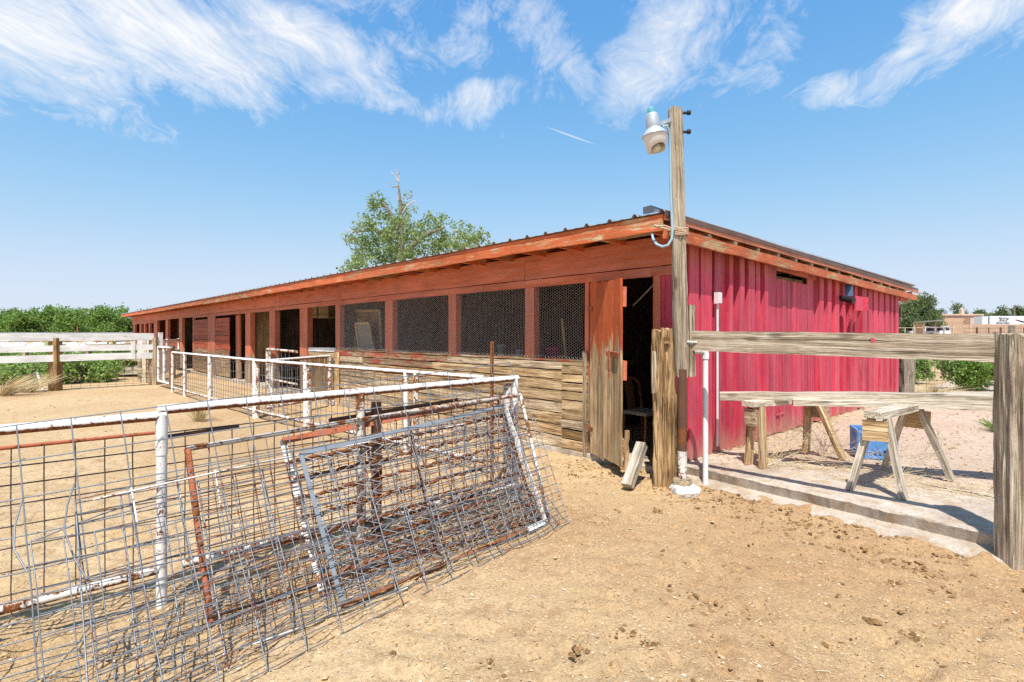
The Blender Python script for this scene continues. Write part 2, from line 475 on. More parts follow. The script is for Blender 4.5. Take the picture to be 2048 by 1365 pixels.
# barn frame: C is the near corner, D1 runs along the long front, D2 along the gable
C = Vector((1.696, 5.6, 0)); D1 = Vector((-.676, .737, 0)).normalized(); D2 = Vector((.737, .676, 0)).normalized(); Z = Vector((0, 0, 1))
def BF(s, o, z): return C + D1 * s - D2 * o + Z * z          # front: s along, o out towards the yard
def GF(t, o, z): return C + D2 * t - D1 * o + Z * z          # gable: t along, o out
def fs(px, o=0.0):
    k = (px - CX) / F; P = C - D2 * o
    return (P.x - P.y * k) / (-D1.x + D1.y * k)
def gt(px, o=0.0):
    k = (px - CX) / F; P = C - D1 * o
    return (P.y * k - P.x) / (D2.x - D2.y * k)
BL_LEN = 35.2; BD = 8.96

# ------------------------------------------------------------------ ground
def spaced(a, b, d, lo, hi, g):
    c = list(np.arange(a, b + 1e-6, d)); s = d; x = a; left = []
    while x > lo: s *= g; x -= s; left.append(x)
    s = d; x = b; right = []
    while x < hi: s *= g; x += s; right.append(x)
    return np.array(left[::-1] + c + right)
gx = spaced(-4.4, 4.6, .035, -700, 700, 1.13)
gy = spaced(1.2, 6.2, .032, -60, 1500, 1.09)
GX, GY = np.meshgrid(gx, gy)
def ground_h(x, y):
    near = np.clip(1.6 - np.hypot(x, y) / 16.0, 0, 1)
    h = fbm(x * .45, y * .45, 1, 2) * .07 + fbm(x * 1.9, y * 1.9, 5, 3) * .05
    fine_ = fbm(x * 9, y * 9, 9, 3) * .036 + np.clip(fbm(x * 5, y * 5, 21, 2) - .10, 0, 1) * .07
    h = (h + fine_ * np.clip(1.4 - np.hypot(x, y - 3) / 7.0, 0, 1)) * near
    # trampled churned strip near the doorway and the pole, dirt banked against the footing
    dist = np.abs((x - C.x) * (-D2.x) + (y - C.y) * (-D2.y))
    o_out = (x - C.x) * (-D1.x) + (y - C.y) * (-D1.y)
    bank = np.exp(-((dist - .25) / .35) ** 2) * np.clip((o_out + 3) / 2, 0, 1)
    h = h + bank * (.028 + np.clip(fbm(x * 7, y * 7, 31, 3), -.1, 1) * .09 * near)
    rs = np.random.RandomState(3)
    if np.size(x) > 5000:
        for _ in range(700):
            cy = 1.7 + 5.5 * rs.rand() ** 1.4; cx = (rs.rand() * 2 - 1) * cy; rr = .035 + .05 * rs.rand()
            m_ = (np.abs(x - cx) < rr * 2.5) & (np.abs(y - cy) < rr * 2.5)
            if m_.any():
                d2 = ((x[m_] - cx) ** 2 + (y[m_] - cy) ** 2) / rr ** 2
                h[m_] += -.020 * np.exp(-d2) + .010 * np.exp(-(np.sqrt(d2) - 1.5) ** 2 * 5)
    return h - .01
GZ = ground_h(GX, GY)
vs = np.stack([GX, GY, GZ], -1).reshape(-1, 3)
nx = len(gx); ny = len(gy)
ii = (np.arange(ny - 1)[:, None] * nx + np.arange(nx - 1)[None, :]).ravel()
fcs = np.stack([ii, ii + 1, ii + nx + 1, ii + nx], -1)
me = bpy.data.meshes.new('ground'); me.from_pydata(vs.tolist(), [], fcs.tolist())
me.polygons.foreach_set('use_smooth', [True] * len(fcs))
def dirt(name, base, pale, dark, pebble=.5):
    t, p, out = material(name)
    v = t.node('ShaderNodeNewGeometry').outputs['Position']
    n0 = t.noise(v, .35, 3, .5); n1 = t.noise(v, 1.3, 5, .62, .4); n2 = t.noise(v, 9, 5, .7); n3 = t.noise(v, 55, 4, .7); n4 = t.noise(v, 170, 2, .7)
    c = t.mix(t.rng(n1, .36, .66), base, pale)
    c = t.mix(t.rng(n0, .42, .66, 0, .75), c, tuple((a + b) / 2 for a, b in zip(base, dark)))
    c = t.mix(t.rng(t.math('ADD', t.math('MULTIPLY', n2, .6), t.math('MULTIPLY', n1, .4)), .50, .64, 0, .8), c, dark)
    if name == 'corral_dirt':                          # dung-stained soil trodden around the doorway and slab
        dd = t.vmath('LENGTH', t.vmath('MULTIPLY', t.vmath('SUBTRACT', v, (2.6, 3.9, 0)), (.32, .42, 0)))
        st = t.math('ADD', t.rng(dd, .2, 1.25, .34, 0), t.rng(n1, .3, .7, -.10, .26))
        c = t.mix(t.rng(st, .14, .42, 0, .62), c, (.39, .215, .095))
    gr = t.math('ADD', t.math('MULTIPLY', n3, .55), t.math('MULTIPLY', n4, .45))
    gb = t.rng(gr, .33, .67, .6, 1.36)
    c = t.mix(1.0, c, t.comb(gb, gb, gb), 'MULTIPLY')
    vo = t.voronoi(v, 70); pm = t.rng(vo.outputs['Distance'], .16, .26, 1, 0)
    sel = t.rng(t.sep(vo.outputs['Color'])[0], .72, .76, 0, pebble)
    c = t.mix(t.math('MULTIPLY', pm, sel), c, (.66, .58, .46))
    vd = t.voronoi(t.vmath('ADD', v, (3.3, 7.1, 1.2)), 38); pd = t.rng(vd.outputs['Distance'], .14, .30, 1, 0)
    seld = t.rng(t.sep(vd.outputs['Color'])[0], .80, .84, 0, .75)
    c = t.mix(t.math('MULTIPLY', pd, seld), c, tuple(x * .45 for x in dark))
    t.put(p.inputs['Base Color'], c); p.inputs['Roughness'].default_value = .95
    h = t.math('ADD', t.math('ADD', t.math('MULTIPLY', n2, .5), t.math('MULTIPLY', n3, .45)), t.math('MULTIPLY', n4, .2))
    t.put(p.inputs['Normal'], t.bump(h, 1.0, .03))
    return MATS[name]
dirt('corral_dirt', (.515, .345, .175), (.63, .465, .27), (.33, .19, .09))
dirt('caliche', (.53, .40, .295), (.62, .50, .39), (.39, .27, .165), .5)
me.materials.append(MATS['corral_dirt']); me.update()
link(tag(bpy.data.objects.new('ground', me), kind='structure'))

# pale raised yard at the gable end
ty = np.concatenate([np.arange(1.02, 9, .09), 9 * 1.16 ** np.arange(0, 26)]); oy = np.concatenate([np.arange(.0, 5, .09), 5 * 1.17 ** np.arange(0, 26)])
TY, OY = np.meshgrid(ty, oy)
YX = C.x + D2.x * TY - D1.x * OY; YY = C.y + D2.y * TY - D1.y * OY
YZ = .145 + fbm(YX * 1.2, YY * 1.2, 3, 4) * .05 * np.clip(3 - np.hypot(YX, YY) / 9, 0, 1) + .0148 * np.clip(YY - 22, 0, 78)
vs = np.stack([YX, YY, YZ], -1).reshape(-1, 3); nx = len(ty); ny = len(oy)
ii = (np.arange(ny - 1)[:, None] * nx + np.arange(nx - 1)[None, :]).ravel()
fcs = np.stack([ii, ii + nx, ii + nx + 1, ii + 1], -1)
me = bpy.data.meshes.new('yard'); me.from_pydata(vs.tolist(), [], fcs.tolist()); me.polygons.foreach_set('use_smooth', [True] * len(fcs))
me.materials.append(MATS['caliche']); me.update()
link(tag(bpy.data.objects.new('yard', me), kind='structure'))

t, p, out = material('concrete')
v = t.node('ShaderNodeNewGeometry').outputs['Position']
n1 = t.noise(v, 2.2, 6, .65); n2 = t.noise(v, 40, 5, .7); n3 = t.noise(v, 7, 5, .6)
c = t.ramp(n1, [(.3, (.36, .285, .215)), (.5, (.52, .435, .345)), (.7, (.62, .535, .44))])
c = t.mix(t.rng(n3, .48, .64, 0, .7), c, (.42, .285, .16))
gb = t.rng(n2, .3, .7, .78, 1.15); c = t.mix(1.0, c, t.comb(gb, gb, gb), 'MULTIPLY')
t.put(p.inputs['Base Color'], c); p.inputs['Roughness'].default_value = .93
t.put(p.inputs['Normal'], t.bump(t.math('ADD', n2, t.math('MULTIPLY', n3, 1.4)), .8, .02))
def edge_slab(name, o0, o1, tb, zt, front, prof, mat, kind=None, parent=None, seed=0, skew=0.0):
    """extruded along o; prof = [(t, z)]; the front points are broken"""
    m = MB(); n = max(2, int((o1 - o0) / .035)); k = len(prof); vs = []
    for i in range(n + 1):
        o = o0 + (o1 - o0) * i / n
        for j, (tt, z) in enumerate(prof):
            w_ = front[j]
            jt = (float(fbm(np.array(o * 2.6 + 50), np.array(j * .6), seed, 5)) * .05 + random.uniform(-.004, .004)) * w_
            jz = float(fbm(np.array(o * 5.0), np.array(j * .5 + 9), seed + 4, 3)) * .014 * w_ + random.uniform(-.003, .003) * w_
            vs.append(GF(tt + jt + skew * (o - o0), o, z + jz))
    fs_ = [(i * k + j, i * k + j + 1, (i + 1) * k + j + 1, (i + 1) * k + j) for i in range(n) for j in range(k - 1)]
    fs_ += [tuple(range(k))[::-1], tuple(n * k + j for j in range(k))]
    m.add(vs, fs_, False)
    o_ = m.build(name, mat, parent)
    return tag(o_, kind=kind)
edge_slab('concrete_slab', -.02, 2.55, 1.2, .16, [.4, .7, 1, 1, .8, .1, 0], [(.10, -.06), (.09, .06), (.065, .143), (.085, .154), (.2, .158), (.7, .158), (1.15, .152)], 'concrete', 'structure', seed=2, skew=-.10)
edge_slab('concrete_slab', 2.575, 6.0, 1.2, .16, [.5, .9, 1, 1, .8, .1, 0], [(-.17, -.06), (-.19, .03), (-.22, .10), (-.19, .128), (-.1, .140), (.5, .150), (1.15, .152)], 'concrete', 'structure', seed=8, skew=-.08)
edge_slab('footing_ledge', .02, 2.62, .3, .05, [.8, 1, 1, .5, 0], [(-.10, -.09), (-.085, .0), (-.05, .034), (.05, .05), (.12, .06)], 'concrete', 'structure', seed=5, skew=-.11)
edge_slab('footing_ledge', 2.63, 6.0, .3, .05, [1, 1, 1, .5, 0], [(-.42, -.09), (-.41, -.03), (-.36, .01), (-.25, .028), (-.12, .03)], 'concrete', 'structure', seed=6, skew=-.08)
# ------------------------------------------------------------------ barn
barn = empty('barn', C, 'long low red barn with peeling paint, wire windows and metal roof', 'barn')
def hplank(s0, s1, z0, z1, o, th, mat, parent=barn, name='plank', **k):
    return plank(name, BF(s1, o, (z0 + z1) / 2), BF(s0, o, (z0 + z1) / 2), z1 - z0, th, mat, parent, Z, **k)
def fpost(px0, px1, z0, z1, o=-.045, dep=.09, mat='red_post', name='post', parent=barn, seg=4, jit=.003):
    s1, s0 = fs(px0), fs(px1)
    return plank(name, BF((s0 + s1) / 2, o, z0), BF((s0 + s1) / 2, o, z1), s1 - s0, dep, mat, parent, D1, seg=seg, jit=jit)
ZH, ZS, ZB = 2.12, 1.19, .09       # header underside, sill, wall base

# footing under the front wall
m = MB(); n = 120
vs_ = []
for i in range(n + 1):
    s = .0 + 21 * i / n
    for (o, z) in ((.0, .088), (.035 + random.uniform(-.012, .012), .082 + random.uniform(-.01, .004)), (.045 + random.uniform(-.015, .02), -.12), (-.2, -.12)):
        vs_.append(BF(s, o, z))
m.add(vs_, [(i * 4 + j, i * 4 + j + 1, i * 4 + j + 5, i * 4 + j + 4) for i in range(n) for j in range(3)])
m.build('footing', 'concrete', barn)
# floor inside
m = MB(); m.add([BF(-.0, -.02, .07), BF(BL_LEN, -.02, .07), BF(BL_LEN, -8.9, .07), BF(-.0, -8.9, .07)], [(0, 3, 2, 1)])
m.build('floor', 'concrete', barn)

# frieze boards and header along the whole front
fr = [1350, 1052, 768, 560, 430, 372, 322, 291, 264]
for a, b in zip(fr, fr[1:]):
    s0, s1 = fs(a), fs(b)
    hplank(s0 + .004, s1 - .004, 2.224, 2.53, .012 + random.uniform(-.003, .003), .022, 'red_trim', name='frieze_board', seg=8)
hd = [1347, 1305, 1052, 671, 495, 389]
for a, b in zip(hd, hd[1:]):
    hplank(fs(a) + .003, fs(b) - .003, ZH + random.uniform(-.004, .004), 2.214, .008 + random.uniform(-.003, .004), .03, 'red_trim', name='header_board', seg=8)
for a, b in ((389, 309), (309, 266)):
    hplank(fs(a), fs(b), 2.16 if a > 350 else 2.06, 2.22, .01, .03, 'red_trim', name='header_board', seg=5)

# corner boards and door jamb
fpost(1308, 1322, .1, ZH, o=-.03, dep=.10, mat='red_post', name='door_jamb')
for (a, b) in ((1323.5, 1331), (1332, 1342), (1343, 1352.5)):
    fpost(a, b, .12, ZH - .002, o=-.005, dep=.02, mat='magenta', name='board')
fpost(1170, 1178, .1, ZH, o=-.04, dep=.09, mat='red_post', name='door_jamb')

# wire windows: posts, sills, hexagon netting
WINP = [(1050, 1068), (897, 912), (770, 785), (671, 680)]
for a, b in WINP:
    fpost(a, b, .95, ZH - .002, o=-.05, dep=.10, mat='red_post')
for a, b in ((1170, 1066), (1066, 905), (905, 778), (778, 671)):
    hplank(fs(a) + .003, fs(b) - .003, 1.165, 1.195, -.028, .085, 'sill_red', name='window_sill', seg=5)
def netting(s0, s1, z0, z1, o, parent, pitch=.034, r=.0014):
    """hexagon netting as three-sided wires"""
    a = pitch / math.sqrt(3); m = MB(); W = s1 - s0; H = z1 - z0
    nx_ = int(W / (1.5 * a)); ny_ = int(H / pitch)
    def P(i, j, k):   # six corner kinds share two vertices per cell
        return None
    ph = random.uniform(0, 6)
    def warp_(x, y):
        b = .006 * math.sin(x * 5 + ph) * math.sin(y * 6 + ph * 2) + .004 * math.sin(x * 13 + y * 9 + ph)
        return BF(s0 + x + b, o + .012 * math.sin(x * 3.1 + ph) * math.sin(y * 3), z0 + y + b * .7)
    segs = []
    for i in range(nx_):
        for j in range(ny_):
            cx = i * 1.5 * a; cy = (j + .5 * (i % 2)) * pitch
            q = [(cx + a * math.cos(math.pi / 3 * k), cy + a * math.sin(math.pi / 3 * k)) for k in range(4)]
            for u, w_ in zip(q, q[1:]):
                if all(0 <= e[0] <= W and 0 <= e[1] <= H for e in (u, w_)): segs.append((u, w_))
    n1 = (-D2); up = Z
    for u, w_ in segs:
        p0 = warp_(*u); p1 = warp_(*w_); d = (p1 - p0).normalized(); sd_ = d.cross(n1).normalized() * r
        nn = n1 * r
        m.add([p0 + sd_ - nn * .5, p0 - sd_ - nn * .5, p0 + nn, p1 + sd_ - nn * .5, p1 - sd_ - nn * .5, p1 + nn], [(0, 1, 4, 3), (1, 2, 5, 4), (2, 0, 3, 5)])
    return tag(m.build('chicken_wire', 'chicken_wire', parent), kind='stuff')
for a, b in ((1170, 1062), (1062, 905), (905, 778), (778, 676)):
    netting(fs(a) + .005, fs(b) - .005, 1.20, ZH + .03, .02, barn)

# lower wall of weathered planks under the wire windows
rows = [.09, .235, .375, .52, .66, .80, .94, 1.06, 1.163]
for i in range(len(rows) - 1):
    cuts = [fs(1126.5)] + sorted(random.uniform(2.6, 7) for _ in range(1 if i % 2 else 2)) + [fs(671) + .02]
    if i == len(rows) - 2: cuts = [fs(1126.5), fs(897), fs(770), fs(671) + .02]
    for a, b in zip(cuts, cuts[1:]):
        mt = 'sill_red' if (i == 7 and a > 2.5) or (i in (5, 6) and 2.4 < a < 6) else random.choice(['plank_tan', 'plank_tan', 'plank_grey'])
        hplank(a + .003, b - .003, rows[i] + .002, rows[i + 1] - random.uniform(.006, .014), .004 + random.uniform(-.006, .012), .028, mt, seg=10, jit=.0045)
r2 = [.05, .105, .22, .345, .46, .575, .70, .81, .915, 1.02, 1.12, 1.165]
for i in range(len(r2) - 1):
    hplank(fs(1178) + .004, fs(1127.5), r2[i] + .002, r2[i + 1] - random.uniform(.007, .015), .022 + random.uniform(-.005, .008), .026, random.choice(['plank_tan', 'plank_tan', 'plank_grey', 'wood_inside', 'wood_new'] if i % 4 == 2 else ['plank_tan', 'plank_tan', 'plank_grey']), seg=3)
plank('trim_board', BF(fs(1173.5), .035, .05), BF(fs(1173.5), .035, 1.3), .055, .02, 'plank_grey', barn, D1)

# open stalls, plank wall and far windows
for a, b in ((600, 615), (539, 550), (491, 501)):
    fpost(a, b, .06, ZH - .002, o=-.06, dep=.13)
for i in range(14):                                   # red plank panels around the closed door
    z0 = .12 + i * .148
    if z0 + .14 > ZH: break
    hplank(fs(459) , fs(431.5), z0, min(z0 + .139, ZH - .002), .0 + random.uniform(-.006, .006), .025, 'red_board', seg=4)
    hplank(fs(416.5), fs(387.5), z0, min(z0 + .139, ZH + .05), .0 + random.uniform(-.006, .006), .025, 'red_board', seg=4)
fpost(417, 431, .02, ZH + .01, o=.005, dep=.035, name='trim_board')
fpost(459.5, 467, .1, ZH - .002, o=-.2, dep=.05, mat='red_post', name='door_jamb')
for a, b in ((358, 364), (331, 335.5), (307.5, 314.5)):
    fpost(a, b, .1, 2.16, o=-.05, dep=.10)
for a, b in ((386, 388.2),):
    fpost(a, b, .1, 2.16, o=-.02, dep=.06)
for a, b in ((297, 299.5), (287.3, 290), (278.8, 281.5), (265.5, 270)):
    fpost(a, b, .1, 2.06, o=-.05, dep=.09)
for a, b in ((358, 307.5), (307.5, 265.5)):
    for i in range(7):
        hplank(fs(a), fs(b), .1 + i * .15, .1 + i * .15 + .142, .0, .025, 'red_board', seg=6)
    hplank(fs(a), fs(b), 1.15, 1.185, -.02, .09, 'red_trim', name='window_sill')

# shell behind: back wall, far end, inner partitions of dark boards
def wall(p0, p1, z0, z1, th, mat, name):
    m = MB(); m.bar(p0 + Z * ((z0 + z1) / 2), p1 + Z * ((z0 + z1) / 2), z1 - z0, th, Z)
    return m.build(name, mat, barn, frame_mtx((p0 + p1) / 2 + Z * z0, Z, D1))
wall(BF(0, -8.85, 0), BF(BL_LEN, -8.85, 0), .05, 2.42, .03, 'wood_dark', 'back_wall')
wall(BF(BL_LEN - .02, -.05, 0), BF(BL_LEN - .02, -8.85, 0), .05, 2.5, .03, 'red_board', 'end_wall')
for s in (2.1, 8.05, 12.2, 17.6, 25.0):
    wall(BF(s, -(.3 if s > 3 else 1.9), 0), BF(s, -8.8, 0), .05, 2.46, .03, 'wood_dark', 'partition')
def inner_boards(px0, px1, o, z0, z1, nmax, mat='wood_dark'):
    s1, s0 = fs(px0, o), fs(px1, o); n = nmax; w_ = (s1 - s0) / n
    for i in range(n):
        plank('partition_board', BF(s0 + (i + .5) * w_, o + random.uniform(-.01, .01), z0), BF(s0 + (i + .5) * w_, o, z1), w_ * .96, .02, mat, barn, D1, seg=3)
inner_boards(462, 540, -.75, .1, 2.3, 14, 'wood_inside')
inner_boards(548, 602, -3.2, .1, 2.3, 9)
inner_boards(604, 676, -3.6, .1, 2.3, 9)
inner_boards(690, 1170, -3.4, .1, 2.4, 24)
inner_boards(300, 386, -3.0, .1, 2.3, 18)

# roof: sheets, rafters, fascia, rake
SLOPE = -.0150
roof = empty('roof', BF(0, .49, 2.6), parent=barn)
def RF(s, t, dz=0.0): return BF(s, .49, 2.648 + dz) + D2 * t + Z * (SLOPE * t)
pr = []
for k in range(3):
    x = k * .3048
    pr += [(x + .0, 0), (x + .020, .030), (x + .046, .030), (x + .066, 0), (x + .16, .0), (x + .168, .004), (x + .2, .004), (x + .208, 0)]
pr.append((.9144, 0)); pr += [(.9144 + .018, .028), (.9144 + .05, .031)]
sheet = bpy.data.meshes.new('roof_sheet')
L0, L1 = -.035, 10.36
vv = [(x, y, z) for y in (L0, 3.4, 6.9, L1) for (x, z) in pr]; k = len(pr)
sheet.from_pydata(vv, [], [(j * k + i, j * k + i + 1, (j + 1) * k + i + 1, (j + 1) * k + i) for j in range(3) for i in range(k - 1)])
metal_paint('roof_metal', (.40, .40, .40), rust_a=(.13, .07, .05), rust_b=(.28, .17, .12), wear=.36, metallic=.35, rough=.5)
sheet.materials.append(MATS['roof_metal']); sheet.update()
for i in range(39):
    s = -.19 + i * .9144
    M = frame_mtx(RF(s, 0, .008 + .0006 * (i % 2)), D1, D2 + Z * SLOPE)
    x = Matrix((D1, (D2 + Z * SLOPE).normalized(), Z)).transposed().to_4x4(); x.translation = M.translation
    link(bpy.data.objects.new('roof_sheet', sheet), x, roof)
m = MB()                                               # underside deck so that no light leaks in
m.add([RF(-.10, .06, -.012), RF(BL_LEN + .25, .06, -.012), RF(BL_LEN + .25, 10.3, -.012), RF(-.10, 10.3, -.012)], [(0, 1, 2, 3)])
m.build('roof_deck', 'wood_inside', roof)
for i in range(58):
    s = .02 + i * .61
    a = RF(s, .03, -.085); b = RF(s, 3.0, -.085)
    plank('rafter', a, b, .135, .042, 'fascia_red' if i < 40 else 'red_trim', roof, Z, seg=2)
# fascia in lengths with sagging joints
cut = [-.155, 2.9, 6.6, fs(525, .49), 16.9, 23.0, 29.8, BL_LEN + .25]
dzs = [0, -.002, .0, -.008, .004, -.006, .006]
for i, (a, b) in enumerate(zip(cut, cut[1:])):
    hplank(a + .006, b - .006, 2.488 + dzs[i], 2.598 + dzs[i], .49, .038, 'fascia_red', parent=roof, name='fascia_board', seg=14, jit=.006)
    hplank(a + .004, b - .004, 2.602 + dzs[i] * .4, 2.646, .478, .03, 'fascia_red', parent=roof, name='fascia_trim', seg=10, jit=.004)
# rake on the gable side
def rake(o, z, w_, th, t0, t1, mat, name, seg=12, jit=.004):
    f = lambda t: GF(t, o, z + SLOPE * (t + .49))
    return plank(name, f(t0), f(t1), w_, th, mat, roof, Z, seg=seg, jit=jit)
rake(.155, 2.476, .115, .035, -.468, 5.0, 'fascia_red', 'rake_board', 14, .006)
rake(.155, 2.474, .115, .035, 5.01, 9.9, 'fascia_red', 'rake_board', 14, .006)
rake(.175, 2.606, .05, .022, -.50, 5.5, 'rake_pink', 'rake_trim')
rake(.172, 2.604, .05, .022, 5.52, 10.0, 'rake_pink', 'rake_trim')
rake(.192, 2.652, .05, .006, -.52, 9.87, 'flashing_brown', 'rake_flashing')
for i in range(17):
    t_ = -.2 + i * .6
    z = 2.555 + SLOPE * (t_ + .49)
    plank('purlin', GF(t_, .165, z), GF(t_, -.6, z), .04, .085, 'plank_grey', roof, Z, seg=2)
plank('outrigger', GF(8.88, .05, 2.26), GF(9.55, .05, 2.245), .10, .04, 'red_trim', barn, Z)
# upright flashing scrap standing on the roof corner
m = MB(); m.add([RF(-.10, .02, .03), RF(.07, .0, .03), RF(.07, .0, .10), RF(-.02, .0, .105), RF(-.10, .30, .03), RF(-.04, .30, .09)], [(0, 1, 2, 3), (0, 3, 5, 4)])
m.build('ridge_scrap', 'steel_grey', roof)

# gable wall: boards and battens
def zt(t): return 2.50 + SLOPE * (t + .49)
def gboard(px0, px1, o, th, z1=None, z0=.165, mat='magenta', name='board', lean=0.0, seg=5):
    a, b = gt(px0, o), gt(px1, o); tc = (a + b) / 2
    return plank(name, GF(tc + lean, o, z0 + random.uniform(-.01, .012)), GF(tc, o, z1 or zt(tc)), b - a, th, mat, barn, D2, seg=seg, jit=.0025)
edges = [1352.5]
while edges[-1] < 1530:
    edges.append(edges[-1] + random.uniform(20, 26) * (1 if edges[-1] < 1460 else .62))
edges[-1] = 1532.5
for a, b in zip(edges, edges[1:]): gboard(a + .6, b - .6, -.012, .02)
e2 = [1625]
while e2[-1] < 1786: e2.append(e2[-1] + random.uniform(8.5, 12))
e2[-1] = 1795.5
for a, b in zip(e2, e2[1:]): gboard(a + .3, b - .3, -.012, .02)
for a, b in ((1377, 1395.5), (1400, 1422), (1427, 1448)):
    gboard(a, b, .012, .024)
for a, b in ((1452.5, 1460), (1473, 1483), (1492, 1505), (1508, 1515.5), (1524.5, 1531.5), (1634.5, 1643), (1651, 1659), (1667, 1675),
             (1682, 1687.5), (1696, 1700.5), (1705.5, 1711), (1720, 1729), (1733.5, 1741), (1744.5, 1752), (1756, 1764), (1767.5, 1775), (1779, 1783), (1788, 1794)):
    gboard(a, b, .032, random.choice([.06, .075, .065]), name='batten', lean=random.uniform(-.012, .012))
# boarded-up doorway with a dark slot above it
ds = [1532.5, 1551, 1563, 1571, 1583, 1591.5, 1601, 1613, 1625]
for i, (a, b) in enumerate(zip(ds, ds[1:])):
    tp = gt((a + b) / 2); top = zt(tp) - (.0 if i == 0 or i == 7 else .20)
    gboard(a + .25, b - .25, .0 + random.uniform(-.004, .006), .024, z1=top)
plank('slot_header', GF(gt(1551), .0, zt(2) - .055), GF(gt(1640), .0, zt(4) - .06), .09, .03, 'red_trim', barn, Z)
plank('board', GF(gt(1542), .03, 1.35), GF(gt(1627), .03, 1.32), .001, .001, 'magenta', barn, Z) if False else None
# black backing inside the gable
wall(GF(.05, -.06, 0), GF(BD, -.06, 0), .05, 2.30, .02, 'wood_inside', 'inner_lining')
# small gable box, and the strap hinges near the ground
m = MB()
tb = gt(1708)
m.box((0, 0, 0), (.5, .24, .02), frame_mtx(GF(gt(1693), .20, 2.02), D2 * .12 - D1 * .0 + D2 * .3, Z))
m.box((0, 0, 0), (.30, .24, .02), frame_mtx(GF(gt(1693) + .25, .11, 2.02), D1, Z))
m.build('vent_hood', 'magenta', barn)
for px, z in ((1557, .42), (1700, .5)):
    m = MB(); q = GF(gt(px), .022, z)
    m.bar(q - D2 * .12, q + D2 * .12, .03, .006, Z); m.bar(q - Z * .06, q + Z * .08, .03, .006, D2)
    m.build('strap_hinge', 'magenta', barn)

# open plank door
HP = BF(1.10, .03, 0); dv = Vector((.18, -.89, 0)).normalized()
door = empty('door', HP, parent=barn)
tag(door, 'open plank door, red above and worn bare below')
nrm = Vector((dv.y, -dv.x, 0))                      # towards the yard side (left)
if nrm.x > 0: nrm = -nrm
wds = [.205, .235, .25, .21]; x = 0.01
for i, w_ in enumerate(wds):
    q = HP + dv * (x + w_ / 2)
    plank('board', q + Z * (.10 + .015 * i + random.uniform(-.01, .02)), q + Z * (2.10 - .012 * i), w_ - .006, .026, 'door_red', door, dv, seg=8, jit=.004, rough_end=.012)
    x += w_
for z, w_ in ((1.90, .2), (1.15, .2), (.36, .18)):
    plank('brace', HP + dv * .05 - nrm * .032 + Z * z, HP + dv * .93 - nrm * .032 + Z * (z - .02), w_, .036, 'red_post', door, Z)
for z in (1.80, .40):
    m = MB(); m.bar(HP + dv * -.06 + nrm * .02 + Z * z, HP + dv * .10 + nrm * .02 + Z * (z - .01), .05, .008, Z)
    m.tube([HP + nrm * .024 + Z * (z - .04), HP + nrm * .024 + Z * (z + .04)], .011, 8)
    m.build('hinge', 'rust_red' if z > 1 else 'rust', door)
m = MB(); q = HP + nrm * .03
m.bar(q + dv * .58 + Z * 1.29, q + dv * .90 + Z * 1.29, .05, .02, Z); m.bar(q + dv * .70 + nrm * .02 + Z * 1.05, q + dv * .70 + nrm * .02 + Z * 1.33, .04, .012, dv)
m.tube([q + dv * .66 + nrm * .01 + Z * 1.315, q + dv * .92 + nrm * .01 + Z * 1.315], .009, 6)
m.build('latch', 'rust_red', door)
# ------------------------------------------------------------------ wire panels and pipe fences
def quad_pt(Q, u, v):
    """Q = top-left, top-right, bottom-right, bottom-left; u along, v down"""
    return (Q[0] * (1 - u) + Q[1] * u) * (1 - v) + (Q[3] * (1 - u) + Q[2] * u) * v
def wire_grid(Q, us, vs_, r, bend=.006, seed=0, n=4, rh=None, skip=()):
    m = MB(); rn = random.Random(seed)
    nrm_ = (Q[1] - Q[0]).cross(Q[3] - Q[0]).normalized()
    def P(u, v):
        b = bend * (math.sin(u * 9 + seed) + math.sin(v * 7 + u * 5 + seed * 2) * .7)
        return quad_pt(Q, u, v) + nrm_ * b
    for i, u in enumerate(us):
        uu = [u + rn.uniform(-.001, .001) for _ in range(7)]
        m.tube([P(uu[k], k / 6) for k in range(7)], r, n)
    for j, v in enumerate(vs_):
        if j in skip: continue
        m.tube([P(k / 16, v) + nrm_ * (r * 1.6) for k in range(17)], rh or r, n)
    return m
# pipe fence in front of the barn (nearest one), with two bays
FP0 = V(-1.98, 3.06, 0); FP1 = V(.027, 4.85, 0); FU = (FP1 - FP0).normalized()
FPL = FP0 - FU * 1.75
nf = empty('pipe_fence', FPL, 'nearest white pipe fence bay with peeling post, at the left edge', 'fence', 'white pipe fences')
pipe('top_rail', FPL + Z * 1.030, FP0 + FU * .02 + Z * 1.040, .026, 'pipe_white', nf, 12)
pipe('post', FP0 - Z * .1, FP0 + Z * 1.035, .027, 'pipe_white', nf, 12)
m = MB(); m.tube([FP0 + Z * .82, FP0 + Z * .985], .0305, 12); m.tube([FP0 + Z * .985, FP0 + Z * 1.05], .030, 12); m.build('post_sleeve', 'pipe_white', nf)
pipe('bottom_rail', FPL + Z * .150, FP0 + Z * .172, .023, 'pipe_white_worn', nf, 10)
off = V(-.05, .055, 0)
Q = [FPL + off + Z * .93, FP0 + off + Z * .93, FP0 + off + Z * .10, FPL + off + Z * .10]
L = (FP0 - FPL).length
us = [i * .125 / L for i in range(int(L / .125) + 1)]
tag(wire_grid(Q, us, [0, .11, .22, .34, .47, .60, .74, .88, 1], .0038, .004, 3).build('wire_mesh', 'mesh_dark', nf), kind='stuff')
pipe('rod', Q[0] + Z * .006, Q[1] + Z * .006, .010, 'rust_red', nf, 6)

